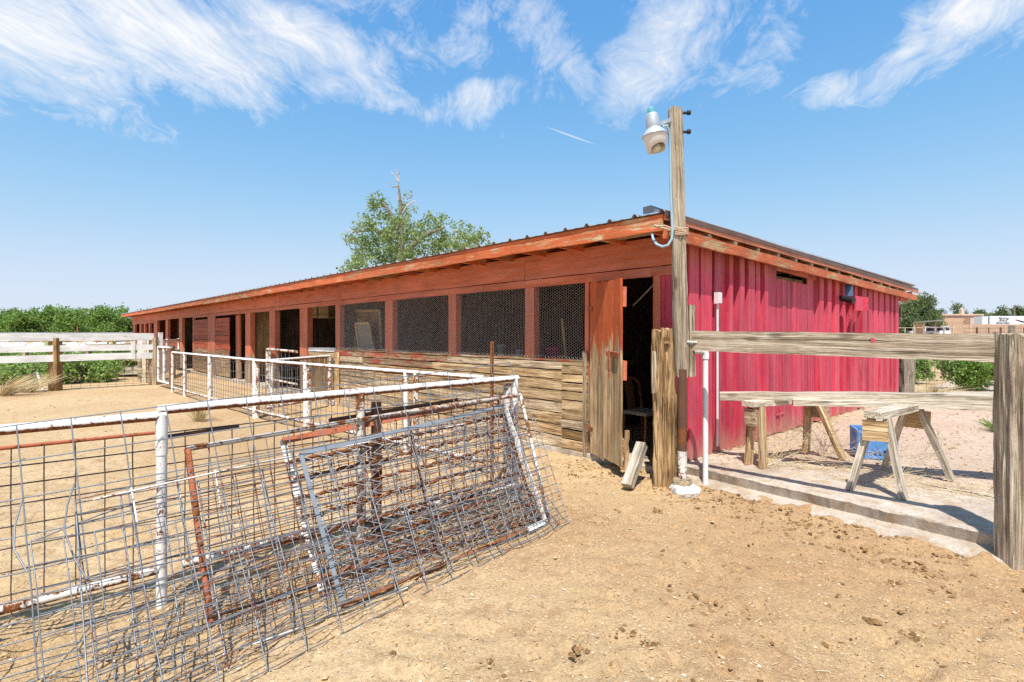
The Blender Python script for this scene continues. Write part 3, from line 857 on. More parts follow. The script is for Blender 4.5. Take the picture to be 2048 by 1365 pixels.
ng = empty('pipe_gate', FP0, 'white pipe gate bay behind the heap of leaning wire panels', 'gate')
G0 = FP0 - FU * .04 + V(.01, .02, 0)
pipe('top_rail', G0 + Z * 1.072, FP1 + FU * .03 + Z * 1.106, .027, 'pipe_white', ng, 12)
pipe('bottom_rail', G0 + FU * .12 + Z * .17, FP1 + Z * .15, .025, 'pipe_white_worn', ng, 10)
pm = FP0 + FU * ((at(706, 800, 3.95) - FP0).dot(FU))
pipe('post', pm + Z * -.05, pm + Z * 1.085, .030, 'pipe_white_worn', ng)
pipe('post', FP1 - Z * .1, FP1 + Z * 1.10, .030, 'pipe_white', ng)
pipe('post', FP1 - FU * .12 + V(.02, .06, 0) - Z * .1, FP1 - FU * .12 + V(.02, .06, 0) + Z * 1.06, .036, 'pipe_white_worn', ng)
plank('post', pm + FU * .13 + V(-.02, .06, -.1), pm + FU * .13 + V(-.02, .06, 1.0), .06, .05, 'rust_dark', ng, FU)
L = (FP1 - FP0).length
Q = [FP0 + off + Z * .93, FP1 + off + Z * .95, FP1 + off + Z * .10, FP0 + off + Z * .10]
tag(wire_grid(Q, [i / 21 for i in range(22)], [0, .11, .22, .34, .47, .60, .74, .88, 1], .0036, .006, 5).build('wire_mesh', 'mesh_dark', ng), kind='stuff')
pipe('angle_bar', FP0 + off * .8 + FU * .02 + Z * .905, FP0 + off * .8 + FU * .42 + Z * .925, .014, 'rust_dark', ng, 4)
pipe('angle_bar', FP0 + off * .8 + FU * 1.0 + Z * .90, FP0 + off * .8 + FU * 2.1 + Z * .955, .014, 'rust_dark', ng, 4)

# steel T-post standing behind the gate
tp = empty('steel_post', at(984, 900, 5.35).xy.to_3d(), 'rusty brown steel post standing upright before the plank wall', 'post')
b0 = WM[tp.name].translation
m = MB(); m.bar(b0 - Z * .2, b0 + Z * 1.43, .038, .006, V(1, 0, 0)); m.bar(b0 - Z * .2 + V(0, -.018, 0), b0 + Z * 1.43 + V(0, -.018, 0), .006, .032, V(1, 0, 0)); m.build('shaft', 'rust', tp)
m = MB()
for k in range(14): m.box(b0 + V(0, -.036, .1 + k * .09), (.012, .008, .03))
tag(m.build('stud', 'rust', tp), kind='stuff')

# leaning panels, back to front
TOP = lambda px, py, Y: at(px, py, Y)
# tall cattle panel
A = [V(-2.372, 2.6, 1.06), V(-.004, 4.50, 1.263), V(.29, 4.31, .015), V(-2.04, 2.33, .015)]
ext = -.20
A[0], A[3] = A[0] + (A[1] - A[0]) * ext, A[3] + (A[2] - A[3]) * ext
A = [p + V(-.02, .02, 0) if i < 2 else p for i, p in enumerate(A)]
us = [(i) / 18 for i in range(19)]
pa = wire_grid(A, us, [0, .155, .31, .46, .60, .70, .78, .85, .91, .96, 1.0], .0034, .010, 2, 5).build('cattle_panel', 'galvanised', label='tall galvanised cattle panel with square cells, topmost over the white rail', cat='wire panel', group='leaning wire panels')
# rusty pipe-framed gate
Cq = [at(375, 898, 3.15), at(1041, 790, 4.80), on_z(1097, 1035), on_z(422, 1245)]
rg = empty('rusty_gate', Cq[3], 'rusty pipe gate frame with paint remnants, leaning behind the chain-link panel', 'gate')
def bent(name, pts, r, mat, par, n=8):
    m = MB(); m.tube(pts, r, n); return m.build(name, mat, par)
bent('top_rail', [Cq[0], Cq[0] * .6 + Cq[1] * .4 + Z * .008, Cq[1]], .016, 'rail_mixed', rg)
bent('side_rail', [Cq[0], Cq[0] * .5 + Cq[3] * .5, Cq[3]], .018, 'rust_red', rg)
bent('side_rail', [Cq[1], Cq[2]], .015, 'pipe_white_worn', rg)
bent('bottom_rail', [Cq[3] + Z * .03, Cq[2] + Z * .03], .012, 'rust_dark', rg)
for f in (.42, .56):
    a = Cq[0] * (1 - f) + Cq[1] * f; b = Cq[3] * (1 - f) + Cq[2] * f
    bent('stay', [a, b], .010, 'rust_dark', rg, 6)
tag(wire_grid(Cq, [i / 24 for i in range(25)], [i / 9 for i in range(10)], .0028, .006, 8, 4).build('wire_mesh', 'galvanised_rusty', rg), kind='stuff')
# rusty angle-iron panel with wavy bars
E = [at(568, 884, 3.5), at(1000, 797, 4.80), on_z(1075, 1032, .02), on_z(650, 1195, .02)]
E = [p + V(-.02, .03, 0) for p in E]
ep = empty('bar_panel', E[3], 'rust-brown angle-iron panel with wavy bars, between gate frame and chain-link', 'panel')
def angle_iron(name, a, b, wd, th, up, mat, par):
    m = MB(); a = Vector(a); b = Vector(b); M_ = frame_mtx((a + b) / 2, b - a, up); Ln = (b - a).length
    m.box((0, 0, 0), (Ln, wd, th), M_); m.box((0, wd / 2 - th / 2, -wd / 2), (Ln * .996, th, wd * .94), M_)
    return m.build(name, mat, par, M_)
up_ = (E[0] - E[3]).normalized()
angle_iron('top_rail', E[0], E[1], .045, .006, up_, 'rust_red', ep)
angle_iron('side_rail', E[0], E[3], .04, .006, FU, 'pipe_white_worn', ep)
angle_iron('side_rail', E[1], E[2], .04, .006, -FU, 'rust', ep)
for j in range(7):
    v = .16 + j * .125
    pts = [quad_pt(E, k / 60, v) + up_ * (.006 * math.sin(k * 1.35) + .004 * math.sin(k * .5 + j)) for k in range(61)]
    bent('wavy_bar', pts, .013, 'rust', ep, 6)
# chain-link panel with grey frame
D = [at(597, 906, 3.40), at(1003, 811, 4.75), on_z(1083, 1040, .02), on_z(680, 1205, .02)]
D = [p + V(.03, -.04, 0) for p in D]
cp = empty('chain_link_panel', D[3], 'chain-link panel in a grey and white angle frame, leaning in the heap', 'wire panel')
up_ = (D[0] - D[3]).normalized()
angle_iron('top_rail', D[0], D[1], .030, .005, up_, 'steel_grey', cp)
angle_iron('side_rail', D[0], D[3], .026, .005, FU, 'steel_grey', cp)
angle_iron('side_rail', D[1], D[2], .042, .005, -FU, 'pipe_white', cp)
angle_iron('bottom_rail', D[3] * .12 + D[2] * .88, D[2], .045, .005, up_, 'pipe_white', cp)
angle_iron('bottom_rail', D[3], D[3] * .12 + D[2] * .88, .018, .005, up_, 'rust', cp)
m = MB(); NZ = 19; NV = 21
nrm_ = (D[1] - D[0]).cross(D[3] - D[0]).normalized()
for i in range(NZ):
    for side in (0,):
        pts = []
        for k in range(NV + 1):
            u = (i + .5 + (.53 if (k % 2) else -.53)) / NZ
            u = min(max(u, 0.005), .995); v = .03 + .94 * k / NV
            pts.append(quad_pt(D, u, v) + nrm_ * (.006 if k % 2 else -.006))
        m.tube(pts, .0036, 4)
metal_paint('zinc_bright', (.46, .48, .51), wear=.2, metallic=.4, rough=.45)
tag(m.build('chain_link', 'zinc_bright', cp), kind='stuff')
# front hog panel lying flattest
Bq = [at(186, 1002, 2.60), at(531, 942, 3.32), at(1069, 836, 4.98), on_z(1138, 1047, .01), on_z(591, 1251, .01), V(-1.475, 1.99, .01)]
BL_ = [Bq[0], Bq[2], Bq[3], Bq[5]]
m = MB(); rn = random.Random(4)
def BP(u, v):
    t_ = quad_pt(BL_, u, v)
    mid = Bq[1] * (1 - v) + Bq[4] * v
    umid = .34
    base = quad_pt(BL_, umid, v)
    return t_ + (mid - base) * max(0.0, 1 - abs(u - umid) / .5) * .8
for i in range(17):
    u = i / 16
    m.tube([BP(u, k / 8) + Z * .004 for k in range(9)], .0040, 5)
for v in (0, .06, .17, .29, .40, .50, .585, .665, .735, .80, .855, .905, .95, 1.0):
    m.tube([BP(k / 24, v) + V(.003, -.003, .009) for k in range(25)], .0034, 5)
m.build('hog_panel', 'galvanised_rusty', label='low hog panel with close bottom wires, frontmost and flattest of the heap', cat='wire panel', group='leaning wire panels')
# second tall panel edge, between the two
B2 = [at(150, 1000, 2.62), at(1052, 800, 4.86), on_z(1118, 1050, .01), on_z(215, 1500, .01)]
wire_grid(B2, [i / 15 for i in range(16)], [.0, .12, .24, .37, .48, .58, .67, .75, .82, .88, .94, 1], .0032, .012, 9, 4).build('wire_panel', 'galvanised_rusty', label='rusty-footed wire panel sandwiched between the chain-link panel and the hog panel', cat='wire panel', group='leaning wire panels')
B3 = [at(395, 960, 3.06), at(1046, 826, 4.84), on_z(1100, 1042, .01), on_z(440, 1262, .01)]
wire_grid(B3, [i / 26 for i in range(27)], [i / 17 for i in range(18)], .0026, .010, 13, 4).build('mesh_panel', 'rust', label='rust-orange fine mesh panel deep inside the leaning heap', cat='wire panel', group='leaning wire panels')
B4 = [at(60, 1085, 2.30), at(700, 985, 3.42), on_z(760, 1185, .01), on_z(100, 1480, .01)]
wire_grid(B4, [i / 14 for i in range(15)], [0, .14, .28, .41, .53, .64, .74, .84, .92, 1], .0026, .016, 17, 4).build('wire_panel', 'galvanised', label='sagging grey wire panel at the lower left of the heap', cat='wire panel', group='leaning wire panels')
# painted rod and loose wires on the heap
m = MB(); m.tube([at(186, 1000, 2.56), at(500, 930, 3.2), at(760, 880, 3.85), at(930, 848, 4.35)], .0048, 6)
for px, py in ((263, 990), (355, 972), (430, 955), (515, 935)):
    Y = 2.56 + (px - 186) / 744 * 1.79
    m.tube([at(px, py - 14, Y), at(px + 11, py + 55, Y - .10)], .0045, 6)
m.build('bent_rod', 'pipe_white', label='thin white-painted rod with short prongs lying across the leaning panels', cat='rod')
m = MB()
m.tube([at(150, 965, 2.55), at(135, 1010, 2.5), at(128, 1060, 2.46), at(150, 1120, 2.4), at(175, 1160, 2.33)], .004, 5)
m.tube([at(45, 1000, 2.45), at(30, 1050, 2.4), at(28, 1100, 2.33), at(55, 1145, 2.3)], .004, 5)
m.tube([at(60, 1085, 2.4), at(200, 1030, 2.6), at(330, 988, 2.9)], .0035, 5)
m.build('loose_wire', 'galvanised', label='loose bent wires tangled on the panels near the left edge', cat='wire')
m = MB(); m.tube([on_z(443, 1311, .012), on_z(600, 1256, .012), on_z(730, 1205, .012), on_z(815, 1176, .012)], .004, 5)
m.build('ground_wire', 'pvc_white', label='pale straight wire lying on the dirt below the panels', cat='wire')

# middle pipe fence running towards the far gate
mp = [on_z(345, 785), on_z(420, 808), on_z(510, 836), on_z(612, 861), at(812, 742, 6.75).xy.to_3d(), at(968, 752, 5.85).xy.to_3d()]
names = ['farthest mesh pipe fence bay, next to the far white gate', 'second mesh pipe fence bay from the far white gate', 'mesh pipe fence bay before the open barn stalls', 'mesh pipe fence bay before the first wire window', 'nearest bay of the mesh pipe fence, ending before the plank wall']
for i in range(5):
    a, b = mp[i], mp[i + 1]; a = V(a.x, a.y, 0); b = V(b.x, b.y, 0); d = (b - a).normalized(); Ln = (b - a).length
    bay = empty('pipe_fence', a, names[i], 'fence', 'mesh pipe fence bays across the corral')
    h = 1.03
    pipe('top_rail', a + Z * h, b + Z * h - d * .004, .030 if i < 3 else .027, 'pipe_white', bay, 8)
    pipe('bottom_rail', a + Z * .13, b + Z * .13, .024, 'pipe_white_worn', bay, 8)
    pipe('post', a - Z * .2, a + Z * h, .045 if i in (1, 2, 3) else .034, 'pipe_white', bay, 10)
    if i in (2, 3): pipe('post', a + d * .11 + V(-.02, .05, -.1), a + d * .11 + V(-.02, .05, h), .036, 'pipe_white_worn', bay, 8)
    if i == 0: pipe('post', a + d * 1.2 - Z * .1, a + d * 1.2 + Z * h, .04, 'pipe_white', bay, 8)
    if i == 4: pipe('post', a + d * .2 - Z * .1, a + d * .2 + Z * h, .036, 'pipe_white_worn', bay, 8)
    Q = [a + Z * (h - .06), b + Z * (h - .06), b + Z * .1, a + Z * .1]
    g = wire_grid(Q, [k * .155 / Ln for k in range(int(Ln / .155) + 1)], [0, .22, .42, .58, .70, .80, .88, .95, 1], .0042 if i < 3 else .0034, .004, i, 4)
    tag(g.build('wire_mesh', 'galvanised' if i > 2 else 'mesh_dark' if i == 0 else 'galvanised_rusty', bay), kind='stuff')
# cross gate from the fence to the stalls
a = V(-4.35, 9.55, 0); b = at(659, 713, 11.2).xy.to_3d()
cg = empty('pipe_gate', a, 'white mesh gate running from the middle fence back to the stalls', 'gate')
d = (b - a).normalized(); Ln = (b - a).length
pipe('top_rail', a + Z * 1.03, b + Z * 1.05, .026, 'pipe_white', cg, 8); pipe('bottom_rail', a + Z * .2, b + Z * .2, .024, 'pipe_white_worn', cg, 8)
pipe('post', b - Z * .1, b + Z * 1.05, .04, 'pipe_white_worn', cg, 8); pipe('post', a + d * .15, a + d * .15 + Z * 1.03, .03, 'pipe_white', cg, 8)
tag(wire_grid([a + Z * 1.0, b + Z * 1.02, b + Z * .2, a + Z * .2], [k / 13 for k in range(14)], [0, .2, .4, .58, .74, .88, 1], .0042, .004, 6, 4).build('wire_mesh', 'galvanised', cg), kind='stuff')
b2 = b + V(.12, .15, 0)
pw_ = plank('gate_post', b2 - Z * .1, b2 + Z * 1.12, .09, .09, 'plank_tan', None, (1, 0, 0)); tag(pw_, 'bare brown wooden gate post at the stall corner beside the cross gate', 'post')
# stall gate of white pipe in the open bay
a = BF(fs(541), .08, 0); b = BF(fs(600), .08, 0)
sg = empty('stall_gate', a, 'white pipe stall gate standing in the second open bay', 'gate')
pipe('top_rail', a + Z * 1.10, b + Z * 1.08, .035, 'pipe_white_worn', sg, 8); pipe('bottom_rail', a + Z * .32, b + Z * .3, .03, 'pipe_white_worn', sg, 8)
pipe('post', a, a + Z * 1.10, .045, 'pipe_white_worn', sg, 8); pipe('post', a - D1 * .22, a - D1 * .22 + Z * 1.08, .04, 'pipe_white_worn', sg, 8)
for k in range(1, 5): pipe('stay', a + (b - a) * (.25 + k * .13) + Z * .32, a + (b - a) * (.25 + k * .13) + Z * 1.09, .006, 'galvanised', sg, 5)
# slatted pallet gate in the first open bay
a = BF(fs(616), -.03, 0); b = BF(fs(670), -.03, 0)
pg = empty('pallet_gate', a, 'slatted wooden pallet gate closing the first open bay', 'gate')
plank('top_board', a + Z * 1.15, b + Z * 1.165, .09, .04, 'white_board', pg, Z); plank('rail', a + Z * 1.03, b + Z * 1.04, .12, .03, 'wood_new', pg, Z)
for k in range(11):
    q = a + (b - a) * (.04 + k * .092); plank('slat', q + Z * .12, q + Z * .98, .09, .02, 'wood_inside', pg, D1, seg=2)
plank('rail', a + Z * .25 - D2 * .03, b + Z * .25 - D2 * .03, .1, .03, 'wood_inside', pg, Z)

# ------------------------------------------------------------------ left board fence and the far gate
wa = on_z(105, 782); wb = on_z(304, 770); wd_ = (wb - wa).normalized(); w0 = wa - wd_ * 7.2
wf = empty('board_fence', wa, 'white three-board fence with peeling paint and wire below, at far left', 'fence')
for z, hgt in ((1.40, .21), (1.09, .165), (.84, .18)):
    mid = wa - wd_ * .9
    plank('board', w0 + Z * (z + .02), wb + wd_ * .05 + Z * (z + .03), hgt, .035, 'white_board', wf, Z, seg=10, jit=.008)
for q in (wa, wb, w0, wa - wd_ * 3.6):
    plank('post', q + V(0, .1, -.2), q + V(0, .1, 1.40), .22, .2, 'wood_inside' if q is not wb else 'plank_grey', wf, (1, 0, 0), jit=.012)
plank('end_board', wb - wd_ * .45 - V(0, .04, 0) + Z * .78, wb - wd_ * .45 - V(0, .04, 0) + Z * 1.3, .10, .03, 'white_board', wf, wd_)
plank('end_cap', wb + wd_ * .22 + Z * 1.15, wb + wd_ * .22 + Z * 1.55, .10, .09, 'white_board', wf, wd_)
Lf = (wb - w0).length
tag(wire_grid([w0 + Z * .8, wb + Z * .8, wb + Z * .02, w0 + Z * .02], [k * .2 / Lf for k in range(int(Lf / .2) + 1)], [0, .25, .45, .6, .73, .84, .93, 1], .0045, .006, 3, 4).build('wire_mesh', 'mesh_dark', wf), kind='stuff')
plank('brace', at(74, 744, 14.2), at(86, 780, 14.2), .04, .04, 'white_board', wf, (1, 0, 0), seg=2)
# old grey rail fence behind it
oa = V(-19.5, 18.6, 0); ob = V(-12.1, 19.2, 0)
of = empty('rail_fence', oa, 'old grey rail fence in the weeds behind the white fence', 'fence')
for z, x0, x1, mt in ((.62, 0, 1, 'plank_grey'), (1.05, .62, .9, 'plank_grey'), (.35, .0, .35, 'plank_tan'), (.2, .66, .9, 'wood_pale')):
    plank('rail', oa.lerp(ob, x0) + Z * z, oa.lerp(ob, x1) + Z * (z + .05), .20 if z > .3 else .28, .05, mt, of, Z, seg=8, jit=.02)
for x in (.02, .34, .62, .9, 1.0): plank('post', oa.lerp(ob, x) + V(0, .08, -.2), oa.lerp(ob, x) + V(0, .08, 1.1), .15, .15, 'wood_pale' if x > .8 else 'plank_grey', of, (1, 0, 0), jit=.01)
# crib of stacked boards at the corner
ck_ = empty('board_crib', V(-11.2, 17.0, 0), 'stacked grey board crib wall at the corner by the far gate', 'wall')
for k in range(9):
    plank('board', V(-12.0, 17.4, .08 + k * .145), V(-10.85, 16.5, .08 + k * .145), .12, .06, 'white_board' if k > 5 else 'plank_grey', ck_, Z, jit=.008)
plank('post', V(-11.45, 16.9, -.1), V(-11.45, 16.9, 1.3), .12, .1, 'wood_pale', ck_, (1, 0, 0))
# far white gate: mesh wicket plus sheet with two openings
ga = on_z(317, 772); gb = on_z(341, 779)
wg = empty('wicket_gate', ga, 'small white wicket gate with mesh at the end of the white fence', 'gate')
h = 1.12
for q in (ga, ga.lerp(gb, .5), gb): pipe('upright', V(q.x, q.y, .12), V(q.x, q.y, h), .04, 'pipe_white' if q is not gb else 'rust', wg, 8)
for z in (.14, h): pipe('rail', V(ga.x, ga.y, z), V(gb.x, gb.y, z), .04, 'pipe_white', wg, 8)
tag(wire_grid([V(ga.x, ga.y, h), V(gb.x, gb.y, h), V(gb.x, gb.y, .14), V(ga.x, ga.y, .14)], [k / 8 for k in range(9)], [k / 14 for k in range(15)], .007, .0, 1, 4).build('wire_mesh', 'galvanised', wg), kind='stuff')
sa, sb = at(318, 700, 17.6), at(358.5, 700, 21.0)
sh = empty('sheet_gate', V(sa.x, sa.y, 0), 'white board gate with two square openings below the barn post', 'gate')
sa.z = sb.z = 0; sdv = sb - sa
for z, hh in ((1.27, .10), (.86, .14), (.70, .14), (.55, .13), (.40, .13), (.25, .13)): plank('board', sa + Z * z, sb + Z * z, hh, .04, 'white_board', sh, Z)
for f in (.02, .36, .40, .97): plank('stile', sa + sdv * f + Z * .18, sa + sdv * f + Z * 1.34, .16, .05, 'white_board', sh, sdv)
# ------------------------------------------------------------------ pole, lamp, posts
def gnarly(name, a, b, w_, d_, mat, amp=.02, seed=0, nseg=36, n=28, split=0.0, parent=None, up=(1, 0, 0), taper=1.0, top=.02):
    """an old squared timber with deep weathered grooves along its length"""
    a = Vector(a); b = Vector(b); M = frame_mtx(a, b - a, up); Ln = (b - a).length; m = MB(); vs_ = []
    for i in range(nseg + 1):
        x = Ln * i / nseg
        for k in range(n):
            an = 2 * math.pi * k / n; c_, s_ = math.cos(an), math.sin(an)
            e = 5.0
            rr = (abs(c_) ** e + abs(s_) ** e) ** (-1 / e)
            sc = 1 + (taper - 1) * i / nseg
            g = float(fbm(np.array(k * .9 + seed * 7.0), np.array(x * 1.6), seed, 3)) * 2.0
            g += float(vnoise(np.array(k * 1.7), np.array(x * 5.0), seed + 3)) - .5
            if split and k in split_ids: g -= split * (.75 + .35 * math.sin(x * 4 + k)) * split_ids[k]
            f = 1 + amp * g / (w_ / 2)
            ex = (random.uniform(-top, top) if i in (0, nseg) else 0)
            vs_.append(M @ Vector((x + ex, c_ * rr * w_ / 2 * f * sc, s_ * rr * d_ / 2 * f * sc)))
    m.add(vs_, [(i * n + k, i * n + (k + 1) % n, (i + 1) * n + (k + 1) % n, (i + 1) * n + k) for i in range(nseg) for k in range(n)])
    m.add([vs_[k] for k in range(n)][::-1], [tuple(range(n))]); m.add([vs_[nseg * n + k] for k in range(n)], [tuple(range(n))])
    return m.build(name, mat, parent, M)
split_ids = {37: 1.0, 38: .6, 42: 1.2, 33: .7, 46: .8}
# rotten post beside the doorway
rp = on_z(1331, 977); rp.z = 0
o = gnarly('rotten_post', rp - Z * .15, rp + V(-.005, .0, 1.545), .195, .18, 'wood_rotten', .034, 3, 90, 52, split=1.1)
tag(o, 'thick rotten splintered post between the open door and the lamp pole', 'post')
m = MB(); q = rp + V(-.02, -.10, 1.44); m.box(q, (.05, .035, .06)); m.build('bolt_block', 'wood_rotten', o)
plank('splinter_board', rp + V(-.115, -.02, .93), rp + V(-.112, -.02, 1.33), .05, .03, 'plank_grey', o, (1, 0, 0))

pole_b = V(1.628, 5.15, 0)
pole = empty('lamp_pole', pole_b, 'tall weathered wooden lamp pole bolted to a rusty pipe footing', 'pole')
gnarly('timber', pole_b + V(-.012, 0, 1.10), pole_b + V(-.075, .0, 3.645), 0.126, .115, 'wood_pole', .007, 5, 50, 28, parent=pole, taper=.93)
pipe('steel_pipe', pole_b + V(-.02, -.04, .05), pole_b + V(-.02, -.04, 1.17), .041, 'rust_dark', pole, 14)
m = MB()
m.lathe([(.0, 1.0), (.043, 1.0), (.0435, .70), (.043, .46), (.045, .40), (.045, .08)][::-1], pole_b + V(-.02, -.04, -.02), n=16); m.build('paint_drips', 'pipe_white_worn', pole) if False else None
pipe('painted_base', pole_b + V(-.02, -.04, .05), pole_b + V(-.02, -.04, .40), .0425, 'pipe_white_worn', pole, 14)
m = MB(); m.lathe([(.0, .145), (.082, .144), (.09, .135), (.09, .05)][::-1], pole_b + V(-.02, -.04, 0), n=8); m.build('footing_collar', 'plank_grey', pole)
m = MB(); prof = []; vs_ = []
for i, (r, z) in enumerate(((.10, -.05), (.13, .0), (.138, .045), (.118, .078), (.06, .088), (.0, .088))):
    for k in range(22):
        an = 2 * math.pi * k / 22; f = 1 + .34 * (float(vnoise(np.array((k % 22) * .9), np.array(i * .6), 4)) - .5) + random.uniform(-.05, .05)
        vs_.append(pole_b + V(math.cos(an) * r * f, -.06 + math.sin(an) * r * f, z + random.uniform(-.010, .010)))
m.add(vs_, [(i * 22 + k, i * 22 + (k + 1) % 22, (i + 1) * 22 + (k + 1) % 22, (i + 1) * 22 + k) for i in range(5) for k in range(22)])
simple('whitewash', (.60, .56, .51), .9, .45, 22, bump=1.0); m.build('concrete_base', 'whitewash', pole)
for z in (3.60, 3.42):
    m = MB(); q = pole_b + V(-.012, -.01, z); m.tube([q, q + V(.075, -.01, 0)], .014, 8); m.tube([q + V(.045, -.008, 0), q + V(.075, -.01, 0)], .024, 8); m.build('bolt', 'dark_steel', pole)
m = MB()
tie = pole_b + V(-.04, 0, 2.47)
for dz in (-.03, -.018, -.006, .006, .018, .03):
    m.tube([tie + V(math.cos(a_) * .085, math.sin(a_) * .078, dz + .006 * math.sin(a_ * 3 + dz * 90)) for a_ in np.linspace(0, 2 * math.pi, 13)], .008, 5)
m.tube([tie + V(-.06, -.06, .0), tie + V(-.14, -.06, .02), tie + V(-.25, -.05, .055)], .012, 6); m.tube([tie + V(-.06, -.07, .01), tie + V(-.15, -.06, .05), tie + V(-.24, -.06, .045)], .009, 6)
m.build('rope_tie', 'rope', pole)
plank('cleat', pole_b + V(.075, .0, 1.10), pole_b + V(.068, .0, 1.78), .05, .10, 'wood_pole', pole, (1, 0, 0))
m = MB(); m.tube([pole_b + V(.10, -.08, 1.425), pole_b + V(.02, -.06, 1.43)], .009, 6); m.build('peg', 'pvc_white', pole)

lc = at(1308, 262, 5.05); ax = V(.14, 0, -1).normalized()
lamp = empty('yard_lamp', lc, 'grey dusk-to-dawn yard lamp with white shade on the pole top', 'lamp')
simple('teal_cell', (.12, .36, .38), .5, .1); simple('lamp_grey', (.46, .49, .52), .45, .12, 20, metallic=.3); simple('shade_white', (.70, .64, .60), .55, .1, 14)
simple('bulb', (.62, .58, .42), .25, .1)
m = MB(); m.lathe([(0, -.215), (.030, -.215), (.034, -.205), (.034, -.15)], lc, ax, 18); m.build('photocell', 'teal_cell', lamp)
m = MB(); m.lathe([(.0, -.16), (.052, -.158), (.058, -.145), (.066, -.03), (.064, -.018), (.075, -.01)], lc, ax, 22); m.build('housing', 'lamp_grey', lamp)
m = MB(); m.lathe([(.075, -.012), (.085, .0), (.108, .035), (.120, .042), (.120, .05), (.112, .052)], lc, ax, 24); m.build('collar', 'lamp_grey', lamp)
m = MB(); vs_ = []
for j, (r, h_) in enumerate(((.110, .05), (.098, .12), (.084, .19), (.080, .19), (.094, .12), (.105, .05))):
    u_ = ax.orthogonal().normalized(); q_ = ax.cross(u_)
    for k in range(30):
        an = 2 * math.pi * k / 30; dirv = u_ * math.cos(an) + q_ * math.sin(an)
        cut_ = 0.055 * max(0, -dirv.y * .9 + dirv.x * .25) if j in (2, 3) else 0
        vs_.append(lc + ax * (h_ - cut_ + (.02 if j in (2, 3) and dirv.x < -.8 else 0)) + dirv * r)
m.add(vs_, [(j * 30 + k, j * 30 + (k + 1) % 30, (j + 1) * 30 + (k + 1) % 30, (j + 1) * 30 + k) for j in range(5) for k in range(30)], True); m.build('shade', 'shade_white', lamp)
m = MB(); m.lathe([(.034, .05), (.036, .15), (.040, .155), (.040, .175), (.03, .19), (0, .192)], lc, ax, 18); m.build('bulb', 'bulb', lamp)
m = MB(); m.bar(lc + ax * -.06 + V(.05, 0, 0), at(1340, 240, 5.12), .035, .04, Z); m.tube([at(1322, 252, 5.06), at(1330, 246, 5.08), at(1340, 243, 5.12)], .018, 8); m.build('arm', 'lamp_grey', lamp)
simple('conduit_blue', (.30, .44, .52), .5, .1)
m = MB(); pth = [at(1325, 254, 5.04), at(1333, 252, 5.03), at(1338, 262, 5.06), at(1340, 300, 5.08), at(1342, 400, 5.08), at(1345, 460, 5.08), at(1344, 478, 5.08), at(1336, 491, 5.08), at(1325, 494, 5.10), at(1313, 489, 5.14), at(1306, 478, 5.2), at(1304, 466, 5.26)]
m.tube(pth, .0125, 8); m.build('conduit', 'conduit_blue', lamp)

# fence board with a knot hole, and the big post at the right edge
P1, P2 = V(1.63, 5.20, 1.441), V(3.32, 3.45, 1.405)
M_ = frame_mtx((P1 + P2) / 2, P2 - P1, Z); Lb = (P2 - P1).length; hw = .0925; th = .042
kx = (at(1753, 678, 4.14) - (P1 + P2) / 2).dot((P2 - P1).normalized()); kz = .035
m = MB(); oct_ = [(kx + .024 * math.cos(a_), kz + .020 * math.sin(a_)) for a_ in [math.pi / 8 + k * math.pi / 4 for k in range(8)]]
x0, x1 = kx - .08, kx + .08
ring = [(x1, kz + .03), (kx + .03, hw), (kx - .03, hw), (x0, kz + .03), (x0, kz - .03), (kx - .03, -hw), (kx + .03, -hw), (x1, kz - .03)]
for sgn in (-1, 1):
    z_ = sgn * th / 2
    vs_ = [(x, y, z_) for x, y in oct_] + [(x, y, z_) for x, y in ring]
    fs_ = [(k, (k + 1) % 8, 8 + (k + 1) % 8, 8 + k) for k in range(8)]
    extra = [(x1, hw, z_), (x0, hw, z_), (x0, -hw, z_), (x1, -hw, z_)]
    vs_ += extra; fs_ += [(8, 16, 9), (10, 17, 11), (12, 18, 13), (14, 19, 15)]
    m.add([M_ @ Vector(p) for p in vs_], fs_)
for k in range(8):
    a_, b_ = oct_[k], oct_[(k + 1) % 8]; m.add([M_ @ V(a_[0], a_[1], -th / 2), M_ @ V(b_[0], b_[1], -th / 2), M_ @ V(b_[0], b_[1], th / 2), M_ @ V(a_[0], a_[1], th / 2)], [(0, 1, 2, 3)])
for xa, xb in ((-Lb / 2, x0), (x1, Lb / 2)):
    ns = 7; vs_ = []
    for i in range(ns + 1):
        x = xa + (xb - xa) * i / ns; j1, j2 = (0, 0) if i in (0, ns) else (random.uniform(-.004, .004), random.uniform(-.004, .004))
        vs_ += [(x, -hw + j1, -th / 2), (x, hw + j2, -th / 2), (x, hw + j2, th / 2), (x, -hw + j1, th / 2)]
    m.add([M_ @ Vector(p) for p in vs_], [(i * 4 + k, i * 4 + (k + 1) % 4, i * 4 + 4 + (k + 1) % 4, i * 4 + 4 + k) for i in range(ns) for k in range(4)] + [(0, 1, 2, 3), (ns * 4, ns * 4 + 3, ns * 4 + 2, ns * 4 + 1)])
for y in (-hw, hw): m.add([M_ @ V(x0, y, -th / 2), M_ @ V(x1, y, -th / 2), M_ @ V(x1, y, th / 2), M_ @ V(x0, y, th / 2)], [(0, 1, 2, 3)])
wood('fence_board', (.15, .105, .065), (.43, .335, .23), (.68, .58, .45), bump=1.0, along=.8, across=34)
m.build('fence_board', 'fence_board', None, M_, 'wide weathered grey board with a knot hole, from lamp pole to big post', 'fence board')
split_ids = {33: 1.0, 36: .35, 29: .3, 40: .5}
ep_ = on_z(2041, 1136); ep_.z = 0
o = gnarly('fence_post', ep_ + V(.012, .02, -.25), ep_ + V(.008, .02, 1.50), .205, .19, 'wood_pole', .012, 8, 60, 44, split=4.6, up=(1, -.1, 0))
tag(o, 'thick cracked weathered fence post at the right edge', 'post')

